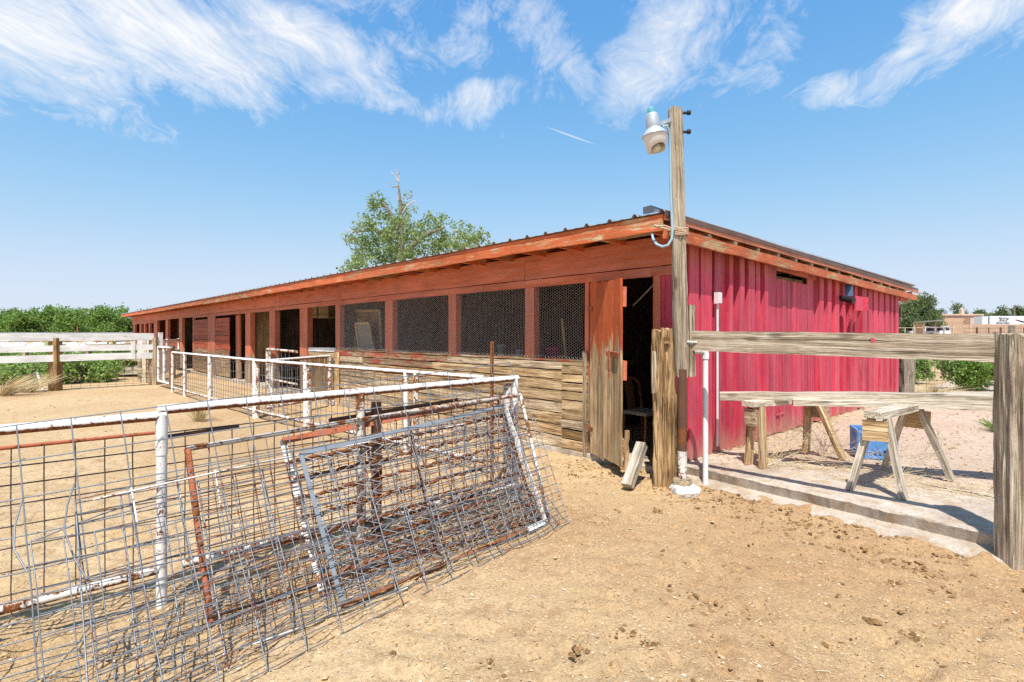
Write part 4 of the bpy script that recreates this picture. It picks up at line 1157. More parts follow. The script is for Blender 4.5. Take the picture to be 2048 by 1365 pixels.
# standpipe, meter box, security light
pv = V(1.895, 5.305, 0)
sp = empty('standpipe', pv, 'white plastic standpipe with elbow beside the lamp pole', 'pipe')
pipe('riser', pv - Z * .1, pv + Z * 1.29, .027, 'pvc_white', sp, 12)
m = MB(); m.tube([pv + V(.0, 0, 1.26), pv + V(0, 0, 1.31), pv + V(-.01, 0, 1.33), pv + V(-.03, 0, 1.335), pv + V(-.05, 0, 1.335)], .034, 12); m.build('elbow', 'pvc_white', sp)
pipe('arm', pv + V(-.03, 0, 1.335), pv + V(-.26, -.03, 1.34), .026, 'pvc_white', sp, 12)
tq = gt(1423)
jb = empty('junction_box', GF(tq, .03, 1.9), 'small white electrical box with conduit on the pink gable wall', 'electrical box')
m = MB(); m.box((0, 0, 0), (.075, .125, .05), frame_mtx(GF(tq, .075, 1.905), D2, Z)); m.box((0, 0, 0), (.06, .11, .012), frame_mtx(GF(tq, .104, 1.905), D2, Z)); m.build('box', 'box_white', jb)
pipe('conduit', GF(tq, .07, 1.85), GF(tq, .07, .25), .0135, 'box_white', jb, 10)
tq = gt(1672)
sl = empty('security_light', GF(tq, .05, 2.1), 'black security camera with small solar panel under the gable rake', 'camera')
q = GF(tq, .06, 2.10); m = MB(); m.tube([GF(tq - .1, .03, 2.14), q - D1 * .0], .018, 8); m.tube([q, q + V(.05, -.09, -.03), q + V(.11, -.19, -.06)], [.04, .05, .055], 12); m.build('body', 'black_plastic', sl)
simple('solar_blue', (.06, .09, .16), .3, .1, spec=.5)
m = MB(); q = GF(tq + .22, .13, 2.23); m.box((0, 0, 0), (.11, .20, .015), frame_mtx(q, V(.9, -.35, 0), V(.12, .25, 1))); m.build('solar_panel', 'solar_blue', sl)

# ------------------------------------------------------------------ sawhorses with timbers
def sawhorse(feet, n0, n1, ztop, label, mats, shelf=0.0):
    """feet: near-left, near-right, far-left, far-right; n0/n1 ends of the top beam"""
    s = empty('sawhorse', (n0 + n1) / 2 * V(1, 1, 0) if False else V((n0.x + n1.x) / 2, (n0.y + n1.y) / 2, .15), label, 'sawhorse', 'sawhorses on the slab')
    d = (n1 - n0).normalized(); side = Vector((d.y, -d.x, 0))
    plank('top_beam', n0 - d * .06 + Z * (ztop - .025), n1 + d * .06 + Z * (ztop - .025), .15, .055, mats[0], s, side, seg=6, jit=.006)
    for i, f in enumerate(feet):
        base = n0 + d * .06 if i < 2 else n1 - d * .06
        sd_ = side * (.055 if (f - base).dot(side) > 0 else -.055)
        plank('leg', f, base + sd_ + Z * (ztop - .05), .085, .042, mats[1], s, d, seg=4, jit=.004)
    for e, ff in ((n0, feet[:2]), (n1, feet[2:])):
        dz = ztop - .16
        a_ = ff[0].lerp(e + Z * ztop, .78); b_ = ff[1].lerp(e + Z * ztop, .78)
        ex = (b_ - a_).normalized() * .05
        off_ = d * (-.03 if e is n0 else .03)
        plank('gusset', V(a_.x, a_.y, dz) - ex + off_, V(b_.x, b_.y, dz) + ex + off_, .17, .03, mats[2], s, Z)
    return s
zs = .157
f2 = [on_z(1699, 981, zs), on_z(1807, 1000, zs), on_z(1769, 936, zs), on_z(1903, 959, zs)]
f2[0], f2[1] = f2[0], f2[1]
sawhorse(f2, V(3.10, 4.60, 0), V(3.84, 5.16, 0), .845, 'nearer weathered sawhorse with ribbed end brace, at the slab edge', ('wood_pale', 'wood_pale', 'plank_tan'))
f1 = [on_z(1497, 930, zs), on_z(1526, 938, zs), on_z(1612, 905, zs), on_z(1686, 918, zs)]
sawhorse(f1, V(2.45, 5.52, 0), V(3.38, 6.02, 0), .815, 'farther brown sawhorse near the gable wall', ('wood_pale', 'plank_tan', 'plank_grey'))
tb_ = plank('timber', V(2.24, 5.83, .838), V(4.95, 4.67, .945), .085, .13, 'wood_pale', None, Z, seg=14, jit=.006)
tag(tb_, 'long pale timber resting across both sawhorses', 'timber')
tc_ = plank('timber', V(2.85, 5.50, .815), V(4.9, 4.60, .865), .055, .20, 'wood_pale', None, Z, seg=12, jit=.006)
tag(tc_, 'lower split timber lying under the long pale one', 'timber')
# blue milk crate behind
cb = on_z(1752, 916, .16); crate = empty('milk_crate', cb, 'blue plastic milk crate on the ground behind the sawhorses', 'crate')
simple('crate_blue', (.12, .30, .62), .45, .08)
cw, chh = .36, .30; e1 = V(.93, -.36, 0).normalized(); e2 = V(.36, .93, 0).normalized(); cb = cb + e2 * .12
for (nv, dv_) in ((-e2, e1), (e2, e1), (-e1, e2), (e1, e2)):
    m = MB(); fc = cb + nv * (cw / 2)
    def strip(x0_, x1_, z0_, z1_, t_=.012):
        m.box((0, 0, 0), (x1_ - x0_, z1_ - z0_, t_), frame_mtx(fc + dv_ * ((x0_ + x1_) / 2) + Z * ((z0_ + z1_) / 2), dv_, Z))
    hw_ = cw / 2
    strip(-hw_, hw_, .26, .30, .02); strip(-hw_, hw_, 0, .03, .016); strip(-hw_ + .02, hw_ - .02, .10, .20)
    for k in range(9): strip(-hw_ + k * (cw - .016) / 8, -hw_ + k * (cw - .016) / 8 + .016, .03, .26, .010 if k % 2 else .016)
    strip(-hw_ + .02, -hw_ + .12, .20, .26); strip(hw_ - .12, hw_ - .02, .20, .26)
    m.build('side_wall', 'crate_blue', crate)
m = MB()
for k in range(7): m.bar(cb + e1 * (-cw / 2 + .03 + k * .05) - e2 * cw * .48 + Z * .015, cb + e1 * (-cw / 2 + .03 + k * .05) + e2 * cw * .48 + Z * .015, .015, .012, e1)
m.build('bottom_grid', 'crate_blue', crate)
# block propping the door
bk = plank('wood_block', V(1.10, 5.16, .05), V(1.30, 5.42, .40), .10, .085, 'wood_pale', None, (1, -.6, .2), seg=4, jit=.005)
tag(bk, 'short pale wood block propped slanting at the foot of the open door', 'wood block')
cp_ = plank('rotten_stub', V(1.155, 5.50, .13), V(1.165, 5.50, .52), .045, .05, 'wood_rotten', door, (1, 0, 0), seg=6, jit=.008)

# ------------------------------------------------------------------ things seen inside the barn
def IP(px, py, o):
    k = (px - CX) / F; s = fs(px, o); q = BF(s, o, 0); q.z = at(px, py, q.y).z; return q
ch_ = empty('chair', V(1.665, 6.85, .07), 'old brown wooden chair just inside the open doorway', 'chair')
cb = V(1.665, 6.85, .07); x_ = V(.8, .6, 0).normalized(); y_ = V(-.6, .8, 0).normalized()
simple('chair_brown', (.24, .11, .055), .5, .25, 8); simple('chair_seat', (.40, .35, .30), .6, .2, 8)
m = MB(); m.bar(cb - x_ * .2 + Z * .45, cb + x_ * .2 + Z * .45, .40, .04, y_); m.build('seat', 'chair_seat', ch_)
for a_ in (-1, 1):
    for b_ in (-1, 1):
        pipe('leg', cb + x_ * (.19 * a_) + y_ * (.18 * b_), cb + x_ * (.17 * a_) + y_ * (.17 * b_) + Z * .45, .018, 'chair_brown', ch_, 8)
m = MB(); m.tube([cb + x_ * -.19 + y_ * .18 + Z * .45, cb + x_ * -.20 + y_ * .24 + Z * .78, cb + x_ * -.13 + y_ * .26 + Z * .86, cb + x_ * .13 + y_ * .26 + Z * .86, cb + x_ * .20 + y_ * .24 + Z * .78, cb + x_ * .19 + y_ * .18 + Z * .45], .021, 8); m.build('back_frame', 'chair_brown', ch_)
m = MB(); m.bar(cb + y_ * .19 + Z * .47, cb + y_ * .26 + Z * .86, .13, .014, x_); m.build('back_splat', 'chair_brown', ch_)
m = MB(); m.bar(cb - x_ * .2 + y_ * -.17 + Z * .17, cb + x_ * .2 + y_ * -.17 + Z * .17, .03, .02, Z); m.build('stretcher', 'chair_brown', ch_)
def screen(c4, mat, label, fill):
    s = empty('window_screen', c4[3], label, 'window screen', 'screens stored in the first wire window')
    for i in range(4):
        a_, b_ = c4[i], c4[(i + 1) % 4]
        plank('stile' if i % 2 else 'rail', a_, b_, .05, .03, mat, s, (c4[0] - c4[3]) if i % 2 == 0 else D1, seg=2)
    m = MB(); m.add([p + D2 * .012 for p in c4], [(0, 1, 2, 3)]); m.build('panel', fill, s)
simple('screen_cloth', (.30, .26, .20), .9, .15)
screen([IP(711, 648, -.22), IP(738, 647, -.22), IP(750, 708, -.22), IP(720, 708, -.22)], 'wood_new', 'small wood-framed screen leaning inside the leftmost wire window', 'screen_cloth')
screen([IP(704, 622, -.42), IP(760, 622, -.42), IP(762, 709, -.42), IP(712, 709, -.42)], 'wood_new', 'larger dark screen frame behind the small one in the leftmost window', 'wood_inside')
o = plank('board', IP(786, 640, -.35), IP(797, 708, -.35), .07, .03, 'plank_tan', None, D1); o.name = 'leaning_board'; tag(o, 'narrow board leaning inside the second wire window from left', 'board')
bench = empty('workbench', BF(2.6, -.7, .07), 'dark workbench behind the wire windows nearest the door', 'workbench')
plank('top', BF(1.3, -.75, 1.12), BF(5.2, -.75, 1.12), .75, .04, 'wood_inside', bench, D2)
for s_ in (1.4, 3.2, 5.1): plank('leg', BF(s_, -.75, .07), BF(s_, -.75, 1.1), .09, .09, 'wood_inside', bench, D1)
def pail(name, px, py, o_, r, hgt, mat, label, cat):
    q = IP(px, py, o_); q.z = 1.142; s = empty(name, q, label, cat)
    m = MB(); m.lathe([(0, .0), (r * .78, .0), (r, hgt), (r * 1.04, hgt), (r * 1.04, hgt - .015), (r * .96, hgt - .012), (r * .75, .01)], q, n=20); m.build('body', mat, s)
    m = MB(); m.tube([q + V(r * math.cos(a_), 0, hgt - .02 - .06 * math.sin(a_)) + V(0, -r * .9 * math.sin(a_), 0) for a_ in np.linspace(0, math.pi, 9)], .003, 5); m.build('handle', 'galvanised', s)
simple('pink_plastic', (.62, .03, .16), .4, .06); simple('tin_white', (.5, .5, .5), .4, .1); simple('tin_brown', (.16, .09, .05), .6, .2); simple('tin_blue', (.05, .10, .22), .5, .2)
pail('bucket', 1107, 712, -.5, .10, .17, 'pink_plastic', 'pink plastic bucket inside the wire window beside the door', 'bucket')
pail('paint_can', 1003, 708, -.7, .07, .19, 'tin_white', 'white paint can behind the third wire window', 'can')
pail('tin_can', 960, 708, -.65, .08, .10, 'tin_brown', 'brown tin behind the third wire window, left of the white can', 'can')
pail('tin_can', 1040, 708, -.6, .06, .12, 'tin_white', 'grey tin behind the third wire window, right of the white can', 'can')
pail('tin_can', 1086, 714, -.45, .05, .07, 'tin_blue', 'blue tin beside the pink bucket', 'can')
m = MB(); m.tube([IP(1124, 638, -.35), IP(1132, 716, -.35)], .017, 8); m.build('broom_handle', 'wood_new', None, frame_mtx(IP(1128, 670, -.35), Z, D1), 'pale wooden broom handle standing inside the window beside the door', 'handle')
m = MB(); m.tube([IP(1266, 612, -.1), IP(1288, 590, -.15), IP(1309, 568, -.05)], .008, 6); m.build('rope', 'rope', label='pale rope slanting across the top of the open doorway', cat='rope')
for k, (px, w_) in enumerate(((636, .55), (658, .6))):
    q = IP(px, 625, -.9); m = MB(); m.box((0, 0, 0), (w_, .3, .3), frame_mtx(q, D1, Z)); m.box((0, .01, .152), (w_ * .9, .27, .004), frame_mtx(q, D1, Z))
    simple('carton%d' % k, (.34, .24, .14), .8, .1); m.build('carton', 'carton%d' % k, None, frame_mtx(q, D1, Z), ('left' if k == 0 else 'right') + ' brown carton on the high shelf in the first open bay', 'carton')
o = plank('shelf_board', IP(616, 634, -.9), IP(672, 632, -.9), .4, .03, 'wood_inside', None, D2); o.name = 'wall_shelf'; tag(o, 'high shelf board under the cartons in the first open bay', 'shelf')
# floor clutter seen through the doorway
simple('clutter', (.30, .27, .25), .8, .5, 6)
m = MB(); rn = random.Random(5)
for k in range(90):
    q = C + D2 * rn.uniform(2.0, 4.0) + D1 * rn.uniform(.2, 1.5) + Z * (.07 + rn.random() ** 2 * .95)
    m.box((0, 0, 0), (rn.uniform(.05, .3), rn.uniform(.03, .12), rn.uniform(.02, .1)), frame_mtx(q, V(rn.uniform(-1, 1), rn.uniform(-1, 1), rn.uniform(-.4, .4)), V(0, .2, 1)))
m.build('junk_pile', 'clutter', label='pale junk heaped in the dark behind the chair', cat='junk', kind='stuff')

# ------------------------------------------------------------------ litter on the dirt
def in_slab(x, y):
    o_ = (x - C.x) * (-D1.x) + (y - C.y) * (-D1.y); t_ = (x - C.x) * D2.x + (y - C.y) * D2.y
    return (t_ > -.12 - .1 * np.clip(o_, 0, 9)) & (o_ > -.2)
def scatter(n, y0, y1, pw=1.6, spread=1.0):
    Y = y0 + (y1 - y0) * rng.random(n) ** pw
    X = (rng.random(n) * 2 - 1) * Y * spread
    beyond = ((X - C.x) * D2.x + (Y - C.y) * D2.y) > -.05
    keep = ~in_slab(X, Y) & ~beyond
    return X[keep], Y[keep]
OCT = np.array([(1, 0, 0), (-1, 0, 0), (0, 1, 0), (0, -1, 0), (0, 0, 1), (0, 0, -1)], float)
OF = np.array([(0, 2, 4), (2, 1, 4), (1, 3, 4), (3, 0, 4), (2, 0, 5), (1, 2, 5), (3, 1, 5), (0, 3, 5)])
def stones(name, X, Y, rad, mat, flat=.6, zoff=.25, hf=ground_h):
    n = len(X); Zc = hf(X, Y) + rad * flat * zoff
    P = OCT[None] * rad[:, None, None] * (.65 + .7 * rng.random((n, 6, 3)))
    P[..., 2] *= flat
    a = rng.random(n) * 6.28; ca, sa_ = np.cos(a)[:, None], np.sin(a)[:, None]
    x = P[..., 0] * ca - P[..., 1] * sa_ + X[:, None]; y = P[..., 0] * sa_ + P[..., 1] * ca + Y[:, None]; z = P[..., 2] + Zc[:, None]
    vs_ = np.stack([x, y, z], -1).reshape(-1, 3); f = (OF[None] + np.arange(n)[:, None, None] * 6).reshape(-1, 3)
    me = bpy.data.meshes.new(name); me.from_pydata(vs_.tolist(), [], f.tolist()); me.materials.append(MATS[mat]); me.update()
    return link(bpy.data.objects.new(name, me))
def islmat(name, stops, rough=.9):
    t, p, out = material(name); isl = t.node('ShaderNodeNewGeometry').outputs['Random Per Island']
    t.put(p.inputs['Base Color'], t.ramp(isl, stops)); p.inputs['Roughness'].default_value = rough
islmat('gravel', [(0, (.30, .19, .10)), (.35, (.50, .34, .18)), (.8, (.50, .36, .21)), (.97, (.58, .47, .34)), (1, (.34, .30, .26))])
islmat('clods', [(0, (.12, .065, .028)), (.5, (.22, .125, .05)), (1, (.34, .20, .085))])
islmat('straw', [(0, (.46, .33, .16)), (.5, (.62, .50, .28)), (1, (.74, .66, .48))])
X, Y = scatter(30000, 1.5, 9.5, 1.5)
X2, Y2 = scatter(26000, 1.6, 4.8, 1.1); wt_ = np.abs((X2 - FP0.x) * FU.y - (Y2 - FP0.y) * FU.x - .45) < .75; X = np.concatenate([X, X2[wt_]]); Y = np.concatenate([Y, Y2[wt_]])
tag(stones('gravel', X, Y, .003 + .0085 * rng.random(len(X)) ** 3, 'gravel'), 'small pale gravel strewn over the corral dirt', 'gravel', kind='stuff')
X, Y = scatter(260, 1.6, 9, 1.3); tag(stones('pebbles', X, Y, .008 + .014 * rng.random(len(X)) ** 2, 'gravel'), 'larger pebbles strewn over the corral dirt', 'pebbles', kind='stuff')
X, Y = scatter(4500, 1.6, 12, 1.4)
bias = fbm(X * .8, Y * .8, 12, 2) + .12 * np.clip(X + .5, -1, 1.5)
kp = (bias > -.02); X, Y = X[kp], Y[kp]
tag(stones('dung_clods', X, Y, .005 + .020 * rng.random(len(X)) ** 6, 'clods', .6, .25), 'dark dry dung clods scattered over the dirt', 'clods', kind='stuff')
px_, py_ = [], []
for k in range(46):
    cy = 1.7 + 4.6 * random.random() ** 1.2; cx = random.uniform(-.25, 1.0) * cy; rr = random.uniform(.02, .07)
    for j in range(random.randint(14, 34)):
        px_.append(cx + random.gauss(0, rr)); py_.append(cy + random.gauss(0, rr))
X, Y = np.array(px_), np.array(py_); kp = ~in_slab(X, Y); X, Y = X[kp], Y[kp]
tag(stones('dung_piles', X, Y, .006 + .016 * rng.random(len(X)) ** 2, 'clods', .6, .3), 'crumbled dark dung piles on the foreground dirt', 'dung', kind='stuff')
o_ = rng.random(1500) * 3.6 - 1.2; t_ = -.10 - .6 * rng.random(1500) ** 1.5 - .1 * np.clip(o_, 0, 9)
X = C.x + D2.x * t_ - D1.x * o_; Y = C.y + D2.y * t_ - D1.y * o_
tag(stones('churned_clods', X, Y, .005 + .020 * rng.random(len(X)) ** 5, 'clods', .6, .25), 'brown churned clods along the footing and pole base', 'clods', kind='stuff')
def sticks(name, X, Y, Ln, r, mat, hf, zup=.004):
    m = MB()
    for x, y, l in zip(X, Y, Ln):
        a_ = random.uniform(0, math.pi); d = V(math.cos(a_), math.sin(a_), random.uniform(-.08, .08)) * l / 2
        q = V(x, y, float(hf(np.array(x), np.array(y))) + zup)
        m.tube([q - d, q + V(random.uniform(-.1, .1) * l, random.uniform(-.1, .1) * l, .002), q + d], r, 3, cap=False)
    return m.build(name, mat)
X, Y = scatter(1500, 1.6, 8, 1.4)
tag(sticks('straw', X, Y, .02 + .07 * rng.random(len(X)) ** 2, .0014, 'straw', ground_h), 'bits of straw and stalks on the dirt', 'straw', kind='stuff')
# straw and dirt over the slab joint and along the gable foot
tt = np.concatenate([.95 + .25 * rng.normal(size=1500), .3 + 7 * rng.random(900)]); oo = np.concatenate([.3 + 4.2 * rng.random(1500), .06 + .3 * rng.random(900) ** 2])
X = C.x + D2.x * tt - D1.x * oo; Y = C.y + D2.y * tt - D1.y * oo
tag(sticks('dry_straw', X, Y, .03 + .10 * rng.random(len(X)), .0016, 'straw', lambda x, y: x * 0 + .162, .006), 'dry straw drifted over the slab joint and gable foot', 'straw', kind='stuff')
tt = .85 + 8 * rng.random(2500) ** 1.3; oo = .1 + 5 * rng.random(2500); X = C.x + D2.x * tt - D1.x * oo; Y = C.y + D2.y * tt - D1.y * oo
tag(stones('yard_stones', X, Y, .006 + .016 * rng.random(2500) ** 3, 'gravel', .6, .2, lambda x, y: x * 0 + .155), 'stones and crumbs on the pale yard', 'stones', kind='stuff')

# dry weeds
def weed(base, n, hgt, spread, seed, label, mat='straw', lean=(0, 0), thick=.0028):
    rn = random.Random(seed); m = MB()
    def grow(p, d, l, r, dep):
        pts = [p]; q = p
        for k in range(4):
            d = (d + Vector((rn.uniform(-.28, .28), rn.uniform(-.28, .28), rn.uniform(-.22, .12)))).normalized(); q = q + d * l / 4; pts.append(q)
        m.tube(pts, [r, r * .9, r * .75, r * .6, r * .45], 3, cap=False)
        if dep > 0:
            for k in range(rn.randint(3, 5)): grow(pts[rn.randint(1, 4)], (d + Vector((rn.uniform(-1, 1), rn.uniform(-1, 1), rn.uniform(-.3, .6)))).normalized(), l * rn.uniform(.3, .6), r * .6, dep - 1)
    for i in range(n):
        d = Vector((lean[0] + rn.uniform(-1, 1) * spread, lean[1] + rn.uniform(-1, 1) * spread, rn.uniform(.25, 1))).normalized()
        grow(Vector(base) + V(rn.uniform(-.05, .05), rn.uniform(-.05, .05), 0), d, hgt * rn.uniform(.6, 1.1), thick, 2)
    return m.build('dry_weed', mat, None, Matrix.Translation(Vector(base)), label, 'weed', 'dry weeds on the slab')
weed(on_z(1520, 935, .16), 12, .75, .5, 1, 'dry branching weed sprawling at the feet of the farther sawhorse', lean=(.9, .1))
weed(on_z(1650, 915, .16), 14, .55, .9, 2, 'dry weed tangle between the two sawhorses', lean=(-.2, -.2))
weed(on_z(1800, 948, .16), 8, .50, .8, 3, 'thin dry weed under the nearer sawhorse')
# ------------------------------------------------------------------ trees, bushes, background
leafmat('leaf_elm', (.15, .21, .055), (.29, .37, .115), (.47, .52, .23), .5)
leafmat('leaf_far', (.12, .22, .04), (.21, .34, .07), (.32, .44, .13), .45)
leafmat('leaf_pine', (.07, .11, .04), (.14, .19, .07), (.23, .28, .12), .3)
leafmat('leaf_bush', (.11, .20, .035), (.22, .36, .07), (.38, .52, .15), .45)
leafmat('leaf_weed', (.15, .24, .045), (.27, .41, .09), (.44, .54, .19), .45)
wood('bark', (.12, .09, .06), (.26, .21, .16), (.42, .37, .31), bump=.6)
wood('bark_dead', (.30, .26, .22), (.48, .43, .37), (.62, .58, .52), bump=.4)
def leaves(name, blobs_, n, size, mat, parent, asp=.55, shell=.45, seed=0, droop=0.0):
    g = np.random.default_rng(seed)
    bl = np.array([(*b[0], b[1], b[2] if len(b) > 2 else 1.0) for b in blobs_], float)
    wt = bl[:, 3] ** 2; idx = g.choice(len(bl), n, p=wt / wt.sum())
    # leaves gather in small clumps through each lobe
    ncl = max(8, n // 14); cidx = g.choice(len(bl), ncl, p=wt / wt.sum())
    d = g.normal(size=(ncl, 3)); d /= np.linalg.norm(d, axis=1)[:, None]
    r_ = bl[cidx, 3] * (shell + (1.08 - shell) * g.random(ncl) ** .6)
    cc_ = bl[cidx, :3] + d * r_[:, None] * np.stack([np.ones(ncl), np.ones(ncl), bl[cidx, 4]], -1)
    k = g.integers(0, ncl, n)
    pos = cc_[k] + g.normal(size=(n, 3)) * size * 1.5
    a = g.normal(size=(n, 3)); a[:, 2] -= droop; a /= np.linalg.norm(a, axis=1)[:, None]
    b = g.normal(size=(n, 3)); b -= a * (a * b).sum(1)[:, None]; b /= np.linalg.norm(b, axis=1)[:, None]
    s = size * (.6 + .8 * g.random(n))[:, None]
    V0 = pos - a * s; V1 = pos + b * s * asp; V2 = pos + a * s; V3 = pos - b * s * asp
    vs_ = np.stack([V0, V1, V2, V3], 1).reshape(-1, 3); f = (np.arange(n)[:, None] * 4 + np.arange(4)[None])
    M_ = WM[parent.name].translation if parent is not None else Vector((0, 0, 0))
    vs_ = vs_ - np.array(M_)
    me = bpy.data.meshes.new(name); me.from_pydata(vs_.tolist(), [], f.tolist()); me.materials.append(MATS[mat]); me.update()
    return link(bpy.data.objects.new(name, me), Matrix.Translation(M_), parent)
def limb(pts, r0, r1):
    n = len(pts); return [Vector(p) for p in pts], [r0 + (r1 - r0) * i / (n - 1) for i in range(n)]

# elm behind the barn with dead tips
EY = 26.0
e_b = at(800, 669, EY); e_b.z = 0
elm = empty('elm_tree', e_b, 'leafy elm with bare dead tips rising behind the barn roof', 'tree')
m = MB()
for pts, r0, r1 in (([e_b, e_b + V(.1, 0, 2.2), at(803, 500, EY), at(802, 440, EY)], .30, .10), ([at(803, 500, EY), at(790, 440, EY), at(765, 405, EY)], .12, .05),
                    ([at(802, 440, EY), at(800, 400, EY), at(797, 370, EY)], .10, .04), ([at(803, 510, EY), at(850, 470, EY), at(890, 455, EY)], .16, .05),
                    ([at(803, 480, EY), at(750, 460, EY), at(705, 465, EY)], .10, .04), ([e_b + V(.1, 0, 2.2), at(900, 510, EY), at(950, 480, EY)], .18, .05)):
    p_, r_ = limb(pts, r0, r1); m.tube(p_, r_, 8)
m.build('trunk', 'bark', elm)
for pts in (([at(797, 400, EY), at(799, 380, EY), at(798, 355, EY), at(792, 338, EY)]), ([at(798, 365, EY), at(788, 350, EY), at(782, 343, EY)]), ([at(798, 372, EY), at(785, 375, EY), at(778, 362, EY)]),
            ([at(803, 430, EY), at(818, 405, EY), at(822, 388, EY)]), ([at(815, 412, EY), at(830, 402, EY), at(833, 412, EY)]), ([at(822, 395, EY), at(808, 398, EY)]),
            ([at(720, 470, EY), at(700, 462, EY), at(690, 452, EY)]), ([at(712, 480, EY), at(698, 475, EY), at(690, 462, EY)]), ([at(795, 350, EY), at(801, 342, EY)])):
    p_, r_ = limb(pts, .045, .012); m = MB(); m.tube(p_, r_, 5); m.build('dead_branch', 'bark_dead', elm)
s_ = EY / F
bl = [(at(px, py, EY + random.uniform(-1.5, 1.5)), r * s_) for px, py, r in ((752, 405, 20), (762, 430, 24), (735, 450, 24), (720, 485, 32), (775, 470, 36), (812, 425, 18), (830, 465, 34), (872, 455, 30), (885, 490, 36), (925, 470, 28), (955, 472, 20),
      (975, 480, 12), (760, 515, 44), (815, 515, 48), (870, 525, 46), (920, 510, 36), (720, 525, 30), (700, 535, 18), (860, 435, 12), (748, 392, 8), (905, 452, 12), (940, 452, 10), (815, 390, 8))]
bl += [(at(800 + dx_, 455 + dy_, EY - 1.6), 24 * s_) for dx_, dy_ in ((0, 0), (-25, 25), (30, 20), (10, 50))]
leaves('crown', bl, 15000, .066, 'leaf_elm', elm, seed=3, shell=.05)

# far orchard row at the left
for i in range(19):
    px = -266 + i * 31 + random.uniform(-7, 7); Y = 112 + random.uniform(-8, 14); h = (672 - random.uniform(618, 630)) / F * Y
    b = at(px, 669, Y); b.z = 0
    tr = empty('orchard_tree', b, 'leafy green tree in the far row beyond the white fence', 'tree', 'orchard trees in the far row')
    m = MB(); m.tube([b, b + V(.1, 0, 1.2), b + V(.3, 0, 3.2)], [.28, .22, .1], 6); m.tube([b + V(.1, 0, 1.2), b + V(-1.1, .3, 3.4)], [.15, .06], 5); m.build('trunk', 'bark', tr)
    hh = h + 1.6
    bl = [(b + V(random.uniform(-2.1, 2.1), random.uniform(-1.5, 1.5), hh * f), random.uniform(1.0, 1.6)) for f in (.18, .25, .3, .35, .4, .45, .55, .6, .7, .75, .82, .88)]
    leaves('crown', bl, 3600, .24, 'leaf_far', tr, seed=40 + i, shell=.2)

# weeds and shrubs along the left fences
for i, (px, Y, r, h) in enumerate(((40, 20.5, 1.0, .75), (85, 21.5, 1.1, .9), (140, 20, 1.2, .8), (175, 21.5, 1.1, .85), (205, 19.5, .7, .7), (258, 19.8, .7, .95), (20, 17.2, .6, .55), (235, 22.5, .8, 1.0), (60, 16.6, .6, .45), (150, 16.8, .8, .6), (190, 17.2, .7, .6))):
    b = at(px, 669, Y); b.z = 0
    sh_ = empty('weed_bush', b, ['bright green weed bush by the old rail fence, left of the fence post', 'bright green weed bush left of the brown post of the white fence', 'tall green weed bush right of the brown post', 'green weed bush behind the middle of the white fence', 'green weed bush left of the grey rail gap', 'green bush beside the board crib', 'low weed bush at the left edge by the wire', 'green weed bush behind the rail gap', 'low weed bush left of the brown post, at the wire', 'low weed bush right of the brown post, at the wire', 'low weed bush before the grey rails, at the wire'][i], 'bush', 'green weeds along the left fences')
    bl = [(b + V(random.uniform(-r, r) * .8, random.uniform(-.5, .5), h * random.uniform(.2, .85)), random.uniform(.28, .45) * max(.7, r)) for _ in range(9)]
    leaves('foliage', bl, 3800, .06, 'leaf_weed', sh_, seed=70 + i, shell=.1)
    m = MB()
    for k in range(6): m.tube([b, b + V(random.uniform(-.4, .4), random.uniform(-.3, .3), h * .7)], [.012, .005], 4)
    m.build('stem', 'bark', sh_)
def tuft(base, n, h, spread, label, mat='straw', lean=0.0, r=.0035):
    m = MB()
    for i in range(n):
        a_ = random.uniform(0, 6.28); d = V(math.cos(a_), math.sin(a_), 0) * random.uniform(0, spread)
        q = Vector(base) + d * .3; hh = h * random.uniform(.5, 1)
        m.tube([q, q + d * .5 + V(lean * .4, 0, hh * .6), q + d * 1.1 + V(lean, 0, hh)], [r, r * .8, r * .4], 3, cap=False)
    return m.build('dry_grass', mat, None, Matrix.Translation(Vector(base)), label, 'grass')
tuft(on_z(398, 842), 120, .42, .28, 'pale dry grass tuft growing beyond the nearest pipe rail')
tuft(at(10, 790, 13.3).xy.to_3d(), 130, .55, .5, 'tall dry grass clump at the foot of the white fence, left edge', lean=.6, r=.005)
tuft(at(55, 760, 14.0).xy.to_3d(), 70, .5, .4, 'smaller leaning dry grass clump by the white fence', lean=.5, r=.005)

# far left: white wrapped bales, low pipe fence, overhead pipe
islmat('wrap_white', [(0, (.62, .62, .62)), (1, (.80, .80, .80))], .6)
for i in range(10):
    px = -20 + i * 33 + random.uniform(-6, 6); b = at(px, 669, 42 + random.uniform(-1, 1)); b.z = 0
    m = MB(); vs_ = []
    for j in range(7):
        for k in range(14):
            an = 2 * math.pi * k / 14; ph_ = math.pi / 2 * j / 6; r = math.cos(ph_) ** .5 * (1 + random.uniform(-.12, .12))
            vs_.append(b + V(math.cos(an) * r * .75, math.sin(an) * r * .6, math.sin(ph_) * .85 * (1 + random.uniform(-.1, .1))))
    m.add(vs_, [(j * 14 + k, j * 14 + (k + 1) % 14, (j + 1) * 14 + (k + 1) % 14, (j + 1) * 14 + k) for j in range(6) for k in range(14)])
    m.build('wrapped_bale', 'wrap_white', None, Matrix.Translation(b), 'white plastic-wrapped bale in the row beyond the white fence', 'bale', 'white bales beyond the fence')
fa = V(-62, 55, 0); fb = V(-37, 56, 0)
pf = empty('rail_fence', fa, 'low rusty pipe rail fence on the far side, below the orchard trees', 'fence')
for z in (1.45, 1.66): pipe('rail', fa + Z * z, fb + Z * z, .045, 'rust_red' if z < 1.5 else 'galvanised', pf, 6)
for k in range(14): q = fa.lerp(fb, k / 13); pipe('post', q, q + Z * (1.66 if k != 9 else 2.3), .06, 'rust_red', pf, 6)

